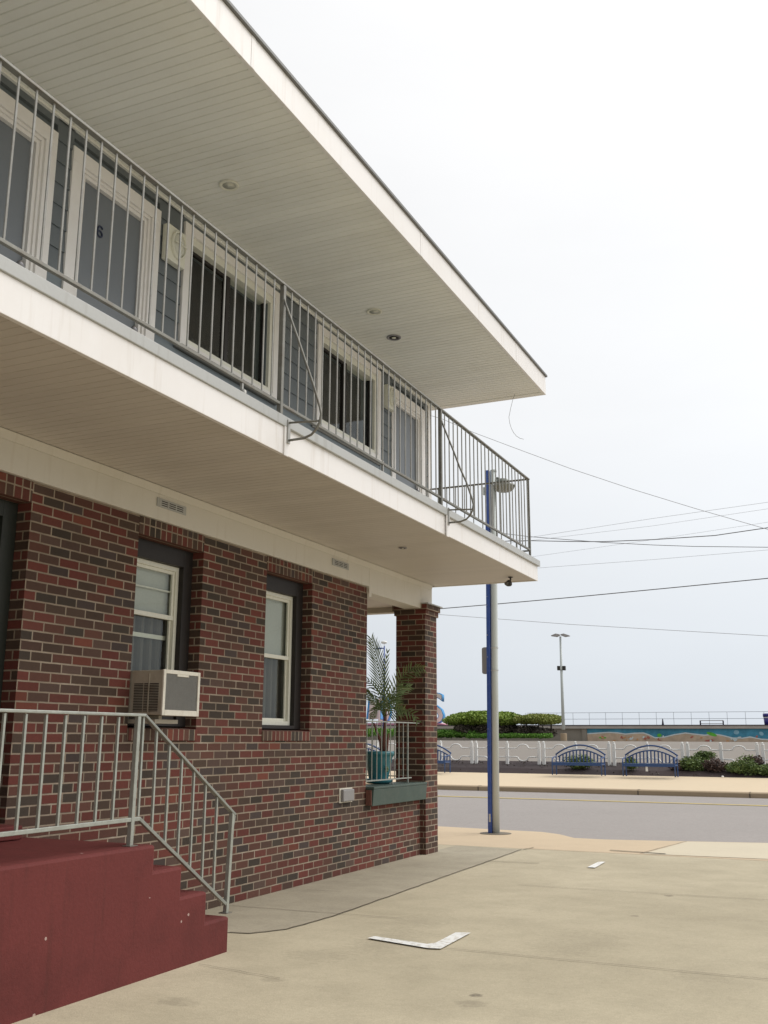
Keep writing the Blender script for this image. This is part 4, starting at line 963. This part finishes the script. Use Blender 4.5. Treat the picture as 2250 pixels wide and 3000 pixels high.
# plants in the bed behind the benches
def bed(x, y, z, r, n, m, label, seed, name='bed_shrub', s=.06):
    rr = random.Random(seed); e = empty(name, (x, y, z-r[2]), label, 'shrub', 'shrubs in the planting bed'); mb = MB()
    for k in range(3):
        leaves(mb, (x+rr.uniform(-.4, .4)*r[0], y+rr.uniform(-.2, .2)*r[1], z+rr.uniform(-.1, .25)*r[2]), (r[0]*rr.uniform(.55, .8), r[1]*.8, r[2]*rr.uniform(.6, .95)), n//3, s, rr, shell=.25, lump=.3, aspect=1.3)
    mb.build('foliage', m, e)
    st_ = MB()
    for k in range(5): st_.tube([(x+rr.uniform(-.1, .1), y, z-r[2]-.05), (x+rr.uniform(-.5, .5)*r[0], y, z)], [.012, .006], 5)
    st_.build('stem', 'under', e)
bed(-2.35, 30.1, .72, (.55, .3, .24), 1500, M['bush'], 'low dark green shrub seen through the slats of the left bench', 11)
bed(-.95, 30.0, .72, (.22, .25, .26), 700, M['bush'], 'small dark green shrub between the two right hand benches', 12)
bed(.80, 30.2, .70, (.45, .35, .30), 1700, M['bush'], 'loose green shrub just right of the last bench', 13)
bed(.98, 31.15, .93, (.32, .22, .22), 900, M['bush'], 'pale green tuft rising inside the fence loop right of the last bench', 18)
bed(1.45, 30.1, .68, (.45, .3, .26), 1300, M['bushdk'], 'dull purple shrub under the single fence post right of the benches', 14)
bed(2.0, 30.0, .66, (.5, .35, .27), 1900, M['bush'], 'green shrub left of the paired fence posts by the right edge', 15)
bed(2.35, 30.5, .82, (.34, .25, .17), 800, M['bushdk'], 'reddish brown shrub top just left of the last paired posts', 19)
bed(2.75, 29.9, .60, (.5, .3, .20), 1700, M['bush'], 'low spreading shrub at the right edge below the paired posts', 16)
bed(.35, 30.2, .62, (.3, .3, .18), 800, M['bushdk'], 'brown low shrub behind the right leg of the last bench', 17)
rb = MB(); rnd = random.Random(4)
for k in range(700):
    x = rnd.uniform(-12, 6); y = rnd.uniform(29.6, 31.3); z = .44+(y-29.6)*.17+rnd.uniform(0, .03); leaves(rb, (x, y, z), (.05, .05, .03), 3, .05, rnd)
tag(rb.build('leaf_litter', 'under'), 'dry twigs and leaves scattered over the dark planting bed', 'leaf litter', kind='stuff')
rbm = MB().lathe((1.62, 29.45, .43), [(.03, 0), (.035, .02), (.02, .04)], 7); tag(rbm.build('paper_cup', 'fence'), 'crumpled white scrap lying at the edge of the planting bed', 'litter')

# ------------------------------------------------------------------ sea wall, boardwalk
YW = 86.0
def wp(u, v): return at(u, v, YW)
zt = wp(1900, 2123.5).z; zu = wp(1900, 2134.5).z; zb_ = 1.28
xl = wp(900, 2130).x; xr = 60.0; xm = wp(1718, 2150).x
W = empty('sea_wall', (xm, YW, zb_), 'long low sea wall carrying the boardwalk, plain concrete then painted', 'wall')
MB().box((xl, YW, zb_-.3), (xr, YW+.5, zu)).build('wall', 'seawall', W)
MB().box((xm-.35, YW-.14, zb_), (xm+.05, YW-.001, zu)).build('buttress', 'seawall', W)
BW = empty('boardwalk', (0, YW+3, zu), 'raised boardwalk deck with a dark plank edge along the horizon', 'boardwalk')
MB().box((xl, YW-.25, zu+.001), (xr, YW+7, zt-.06)).build('deck_edge', 'boardedge', BW)
MB().box((xl, YW-.30, zt-.059), (xr, YW+7, zt)).build('deck', 'plank', BW)
RL = empty('boardwalk_railing', (wp(1900, 2100).x, YW+6.5, zt), 'thin pale railing along the sea side of the boardwalk', 'railing')
YR = YW+6.5; hr = at(1900, 2087, YR).z
for h in (hr, zt+(hr-zt)*.52): MB().bar((wp(1480, 2100).x, YR, h), (xr, YR, h), .035).build('rail', 'thinrail', RL)
x = at(1540, 2100, YR).x
while x < 12:
    MB().bar((x, YR, zt), (x, YR, hr), .03).build('post', 'thinrail', RL); x += at(1764, 2100, YR).x-at(1716, 2100, YR).x
# mural painted on the wall: sea, foam line and sand as thin layers of paint
MU = empty('beach_mural', (wp(1985, 2160).x, YW-.01, zb_), 'painted beach scene of blue sea, white foam and bathers along the sea wall', 'mural')
kz = 3.0164
def mp(a, b): p = wp(1700+a/kz, 2000+b/kz); return (p.x, p.z)
foam = [(62, 452), (150, 446), (250, 440), (330, 444), (400, 455), (480, 447), (560, 445), (610, 462), (660, 487), (700, 486), (750, 480), (830, 460), (930, 445), (1010, 455), (1100, 465), (1180, 455), (1250, 465), (1350, 490), (1430, 492), (1500, 480), (1560, 492), (1600, 500), (1659, 503), (1800, 500), (2000, 505)]
fm = [mp(*q_) for q_ in foam]; top_ = zu-.02; xlft = fm[0][0]; xrt = fm[-1][0]
def flat(pts, y, t=.006): return MB().prism([(a, y, b) for a, b in pts], (0, t, 0))
flat([(xlft, top_)]+fm+[(xrt, top_)], YW-.008).build('sea', 'mursea', MU)
flat([(xlft, zb_)]+fm+[(xrt, zb_)], YW-.010, .0015).build('sand', 'mursand', MU)
fo = MB()
for (a, b), (c_, d) in zip(fm, fm[1:]): fo.prism([(a, YW-.016, b-.045), (c_, YW-.016, d-.045), (c_, YW-.016, d+.05), (a, YW-.016, b+.05)], (0, .004, 0))
fo.build('foam', 'murfoam', MU)
def blob(a, b, ra, rb, m, rot=0, nm='figure', lay=.022):
    p = [mp(a+ra*math.cos(t)*math.cos(rot)-rb*math.sin(t)*math.sin(rot), b+ra*math.cos(t)*math.sin(rot)+rb*math.sin(t)*math.cos(rot)) for t in [k/14*2*math.pi for k in range(14)]]
    flat(p, YW-lay, .003).build(nm, m, MU)
blob(1162, 455, 48, 15, 'murgreen', .30, 'painted_board'); blob(700, 465, 20, 16, 'murgreen', 0, 'painted_float', .030); blob(198, 486, 34, 9, 'murgreen', .05, 'painted_towel'); blob(1140, 513, 38, 9, 'murred', 0, 'painted_towel', .026)
blob(1303, 516, 16, 9, 'murorange'); blob(700, 500, 18, 14, 'murred'); blob(1380, 438, 24, 20, 'murpale', 0, 'painted_wave', .026); blob(1600, 450, 22, 16, 'murpale', .6, 'painted_wave', .026)
rnd = random.Random(21)
for k in range(34):
    a = rnd.choice([rnd.uniform(90, 620), rnd.uniform(640, 1650)]); b = rnd.uniform(475, 515)
    blob(a, b, rnd.uniform(6, 20), rnd.uniform(4, 13), rnd.choice(['murorange', 'murred', 'murorange', 'mursand', 'murfoam']), rnd.uniform(-.6, .6), 'painted_figure', .020+.004*(k % 5)*.2+.0012*k)
# bench, post and bin up on the boardwalk
Yb = YW+2.0
a = at(2052, 2120, Yb); b = at(2119, 2120, Yb); hh = at(2085, 2111, Yb).z
e = empty('boardwalk_bench', ((a.x+b.x)/2, Yb, zt), 'small dark bench silhouette up on the boardwalk', 'bench')
MB().bar((a.x, Yb, zt), (a.x, Yb, hh), .10).build('leg', 'plank', e); MB().bar((b.x, Yb, zt), (b.x, Yb, hh), .10).build('leg', 'plank', e)
MB().bar((a.x, Yb, hh), (b.x, Yb, hh), .05).build('backrest', 'seawall', e); MB().box((a.x+.06, Yb-.2, zt+.10), (b.x-.06, Yb+.1, zt+.14)).build('seat', 'seawall', e)
a = at(1942, 2120, Yb); hh = at(1942, 2105, Yb).z
tag(MB().tube([(a.x, Yb, zt), (a.x, Yb, zt+.3), (a.x, Yb, hh)], [.10, .06, .03], 8).build('bollard', 'plank'), 'short dark bollard standing alone on the boardwalk', 'bollard')
a = at(2238, 2122, Yb).x; c_ = at(2262, 2122, Yb).x; ztop = at(2250, 2090, Yb).z; rad = (c_-a)/2
e = empty('litter_bin', ((a+c_)/2, Yb, zt), 'violet blue bin with a white band on the boardwalk at the right edge', 'bin')
MB().lathe(((a+c_)/2, Yb, zt), [(rad*.86, 0), (rad, (ztop-zt)*.58)], 20).build('body', 'binblue', e, smooth=True)
MB().lathe(((a+c_)/2, Yb, zt), [(rad*1.02, (ztop-zt)*.585), (rad*1.02, (ztop-zt)*.70)], 20).build('band', 'fence', e, smooth=True)
MB().lathe(((a+c_)/2, Yb, zt), [(rad*1.12, (ztop-zt)*.705), (rad*1.1, (ztop-zt)*.98), (rad*.4, (ztop-zt)*1.0)], 20).build('lid', 'binblue', e, smooth=True)

# twin headed lamp on the car park
Yl = 70.0
def lp(u, v): return at(1250+u/kz, 1800+v/kz, Yl)
bt = lp(1212, 1110); tp = lp(1181, 195)
e = empty('car_park_lamp', (bt.x, Yl, bt.z), 'slim tall lamp with two flat heads standing on the car park', 'street lamp')
MB().tube([bt+Vector((0, 0, .7)), (bt*.5+tp*.5), tp], [.12, .10, .07], 10).build('pole', 'polewhite', e, smooth=True)
fb = MB().lathe((bt.x, Yl, bt.z-.05), [(.22, 0), (.22, .46), (.2, .50)], 18).build('footing', 'kerb', e)
for u0, u1 in ((1176, 1102), (1186, 1264)):
    a = lp(u0, 180); b = lp(u1, 189); d = (b-a)
    MB().add([a+Vector((0, -.12, .03)), a+Vector((0, .12, .03)), a+d*.4+Vector((0, .22, .10)), b+Vector((0, .12, .02)), b+Vector((0, -.12, .02)), a+d*.4+Vector((0, -.22, .10)),
              a+Vector((0, -.12, -.05)), a+Vector((0, .12, -.05)), a+d*.4+Vector((0, .22, -.12)), b+Vector((0, .12, -.03)), b+Vector((0, -.12, -.03)), a+d*.4+Vector((0, -.22, -.12))],
             [(0, 1, 2, 3, 4, 5), (11, 10, 9, 8, 7, 6), (0, 6, 7, 1), (1, 7, 8, 2), (2, 8, 9, 3), (3, 9, 10, 4), (4, 10, 11, 5), (5, 11, 6, 0)]).build('lamp_head', 'signback', e)
for u0, u1 in ((1155, 1180), (1202, 1228)):
    a = lp(u0, 456); b = lp(u1, 494)
    MB().box((a.x, Yl-.12, a.z), (b.x, Yl+.12, b.z)).build('speaker_box', 'camera', e, bevel=.02)
a = lp(1186, 462); b = lp(1200, 488); MB().box((a.x-.02, Yl-.16, a.z), (b.x+.02, Yl-.13, b.z)).build('clamp', 'polewhite', e)

# blue lamp behind the porch, with its far twin's white globe
Yq = 80.0
def lq(a, b): return at(1040+a/5.925, 1850+b/5.925, Yq)
e = empty('street_lamp', (lq(500, 1500).x, Yq, 1.3), 'blue street lamp with a short arm seen through the palm fronds', 'street lamp')
t_ = lq(510, 255)
MB().tube([(lq(495, 1500).x, Yq, 1.25), (t_.x, Yq, t_.z)], [.085, .055], 10).build('pole', 'poleblue', e, smooth=True)
a = lq(345, 305); b = lq(505, 290)
MB().tube([a, a.lerp(b, .3)+Vector((0, 0, .02)), a.lerp(b, .65)+Vector((0, 0, .01)), b], [.03, .08, .07, .04], 8).build('lamp_head', 'poleblue', e, smooth=True)
c_ = lq(505, 190)
MB().lathe((c_.x, Yq, c_.z), [(.05, -.12), (.20, -.10), (.27, -.03), (.27, .04), (.2, .11), (.06, .14)], 20).build('globe', 'fence', e, smooth=True)
MB().tube([t_, (c_.x, Yq, c_.z-.09)], .02, 6).build('stem', 'polewhite', e)

# big cream letters with blue edges and the pink platform they stand on
YS = 92.0
def text_mesh(ch, h, depth, off):
    cu = bpy.data.curves.new('t', 'FONT'); cu.body = ch; cu.size = h/.73; cu.extrude = depth/2; cu.offset = off; cu.resolution_u = 4
    o = bpy.data.objects.new('t', cu); COL.objects.link(o); dg = bpy.context.evaluated_depsgraph_get(); me = bpy.data.meshes.new_from_object(o.evaluated_get(dg))
    bpy.data.objects.remove(o); return me
def letter(ch, u0, v0, v1, label, wide=1.0):
    p = at(u0, v1, YS); h = at(u0, v0, YS).z-p.z
    e = empty('sign_letter', (p.x, YS, p.z), label, 'sign letter', 'giant letters beyond the car park')
    for nm, m_, off, dp in (('letter_face', 'letter', 0.0, .62), ('letter_edge', 'letterblue', .075, .5)):
        me = text_mesh(ch, h, dp, off); me.transform(Matrix.Rotation(math.pi/2, 4, 'X')); me.transform(Matrix.Diagonal((wide, 1, 1, 1)))
        me.materials.clear(); me.materials.append(M[m_]); o = bpy.data.objects.new(nm, me); COL.objects.link(o); o.parent = e
letter('S', 1249, 2027, 2118, 'giant cream letter S with a blue edge half hidden by the brick pillar', 1.05)
letter('D', 1108, 2040, 2118, 'giant cream letter D with a blue edge behind the palm fronds', .55)
a = at(1040+215/5.925, 1850+1420/5.925, YS); b = at(1040+250/5.925, 1850+1170/5.925, YS); c_ = at(1040+440/5.925, 1850+1520/5.925, YS)
mid = at(1040+370/5.925, 1850+1260/5.925, YS)
e = empty('cream_sail', (b.x, YS, a.z), 'cream sail shaped panel with a blue left edge seen through the porch', 'sculpture')
MB().prism([(a.x, YS, c_.z), (b.x, YS, b.z), (mid.x, YS, mid.z), (c_.x, YS, c_.z)], (0, .3, 0)).build('panel', 'letter', e)
MB().tube([(a.x, YS-.05, c_.z), (b.x, YS-.05, b.z)], .09, 8).build('edge', 'letterblue', e)
a = at(1000, 2121, YS); b = at(1343, 2121, YS)
e = empty('pink_platform', ((a.x+b.x)/2, YS+1, 1.2), 'low pink topped platform under the giant letters', 'platform')
MB().prism([(a.x, YS-2, at(1300, 2127, YS).z), (b.x, YS-2, at(1300, 2127, YS).z), (b.x-1.2, YS-2, at(1300, 2119.5, YS).z), (a.x, YS-2, at(1300, 2119, YS).z)], (0, 4, 0)).build('canopy', 'pink', e)
MB().box((a.x, YS-1.6, 1.1), (b.x-.6, YS+1.6, at(1300, 2127.5, YS).z)).build('base', 'plank', e)

# ------------------------------------------------------------------ overhead cables
kc = 1.659
def cable(pts, Y0, Y1, r, m, label, ext=True):
    uv = [(1250+a/kc, 1150+b/kc) for a, b in pts]; n = len(uv)
    P = [at(u, v, Y0+(Y1-Y0)*i/(n-1)) for i, (u, v) in enumerate(uv)]
    if ext:
        d = P[-1]-P[-2]; P.append(P[-1]+d.normalized()*6)
        if ext == 2: d = P[0]-P[1]; P.insert(0, P[0]+d.normalized()*8)
    Q = []
    for i in range(len(P)-1):
        for k in range(4): Q.append(P[i].lerp(P[i+1], k/4))
    Q.append(P[-1]); r *= .78
    tag(MB().tube(Q, r, 5).build('overhead_cable', m, smooth=True), label, 'cable', 'cables strung across the sky')
cable([(75, 1050), (340, 1028), (700, 996), (1200, 948), (1659, 903)], 18.5, 18.5, .011, 'cable', 'thickest dark cable rising to the right from the pillar top', 2)
cable([(75, 1080), (700, 1127), (1659, 1183)], 40, 40, .011, 'cablepale', 'faint lowest cable sloping down to the right above the car park lamp', 2)
cable([(20, 112), (75, 128), (230, 195), (470, 285), (700, 370), (1000, 470), (1300, 562), (1640, 660)], 22, 22, .0075, 'cablepale', 'thin cable falling to the right from beside the upper railing', 2)
cable([(430, 692), (495, 700), (850, 728), (1100, 741), (1300, 748), (1659, 752)], 24, 24, .0095, 'cable', 'nearly level cable crossing another just right of the balcony corner', 2)
cable([(400, 722), (495, 720), (700, 724), (850, 725), (1100, 715), (1400, 695), (1659, 657)], 23.5, 23.5, .013, 'cable', 'wavy dark cable bending up to the right edge', 2)
cable([(560, 695), (1100, 612), (1659, 533)], 60, 60, .012, 'cablepale', 'highest of the faint far cables rising to the right', 2)
cable([(640, 703), (1100, 648), (1659, 565)], 60, 60, .010, 'cablepale', 'second highest of the faint far cables rising to the right', 2)
cable([(520, 797), (1100, 715), (1659, 630)], 60, 60, .009, 'cablepale', 'faint far cable passing behind the wavy one', 2)
cable([(550, 852), (1100, 812), (1659, 765)], 60, 60, .011, 'cablepale', 'faint far cable level with the balcony fascia corner', 2)

# ------------------------------------------------------------------ light
EL, AZ = math.radians(50), math.radians(38)     # azimuth from +x towards +y
sdir = Vector((math.cos(EL)*math.cos(AZ), math.cos(EL)*math.sin(AZ), math.sin(EL)))
sl = bpy.data.lights.new('sun', 'SUN'); so = bpy.data.objects.new('sun', sl); COL.objects.link(so)
sl.energy = 1.6; sl.angle = math.radians(50); sl.color = (1.0, .978, .95)
so.rotation_euler = sdir.to_track_quat('Z', 'Y').to_euler(); so.location = (8, -5, 12)
w = bpy.data.worlds.new('World'); SC.world = w; w.use_nodes = True; nt = w.node_tree; N = nt.nodes; L = nt.links
bg = N['Background']; bg.inputs['Strength'].default_value = .1
sky = N.new('ShaderNodeTexSky'); sky.sky_type = 'NISHITA'; sky.sun_disc = False; sky.sun_elevation = EL; sky.sun_rotation = math.radians(90)-AZ; sky.dust_density = 3
tc = N.new('ShaderNodeTexCoord'); sx = N.new('ShaderNodeSeparateXYZ'); L.new(tc.outputs['Generated'], sx.inputs[0])
h = mth(N, L, 'MAXIMUM', sx.outputs[2], 0.0)
grad = ramp(N, L, h, [(0, (.56, .605, .66)), (.12, (.635, .665, .70)), (.30, (.765, .775, .785)), (.55, (.86, .86, .86)), (1.0, (1.05, 1.05, 1.05))])
mpn = N.new('ShaderNodeMapping'); mpn.inputs['Scale'].default_value = (1, 1, 3.2); L.new(tc.outputs['Generated'], mpn.inputs[0])
cl = noise(N, L, mpn.outputs[0], 2.4, 5, .55)
side = mth(N, L, 'ADD', mth(N, L, 'MULTIPLY', sx.outputs[1], .40), mth(N, L, 'ADD', .5, mth(N, L, 'MULTIPLY', sx.outputs[0], .30)))   # brighter cloud towards the hidden sun
cv = mth(N, L, 'MULTIPLY', mth(N, L, 'ADD', .94, mth(N, L, 'MULTIPLY', cl, .12)), mth(N, L, 'ADD', .42, mth(N, L, 'MULTIPLY', side, .78)))
vm = N.new('ShaderNodeVectorMath'); vm.operation = 'SCALE'; L.new(grad, vm.inputs[0]); L.new(mth(N, L, 'MULTIPLY', cv, 10.0), vm.inputs['Scale'])
L.new(mixc(N, L, .94, sky.outputs[0], vm.outputs[0]), bg.inputs['Color'])
vs = SC.view_settings; vs.view_transform = 'Standard'; vs.look = 'None'; vs.exposure = .27; vs.gamma = 1; vs.use_curve_mapping = False
SC.cycles.max_bounces = 8; SC.cycles.diffuse_bounces = 5; SC.cycles.transparent_max_bounces = 12
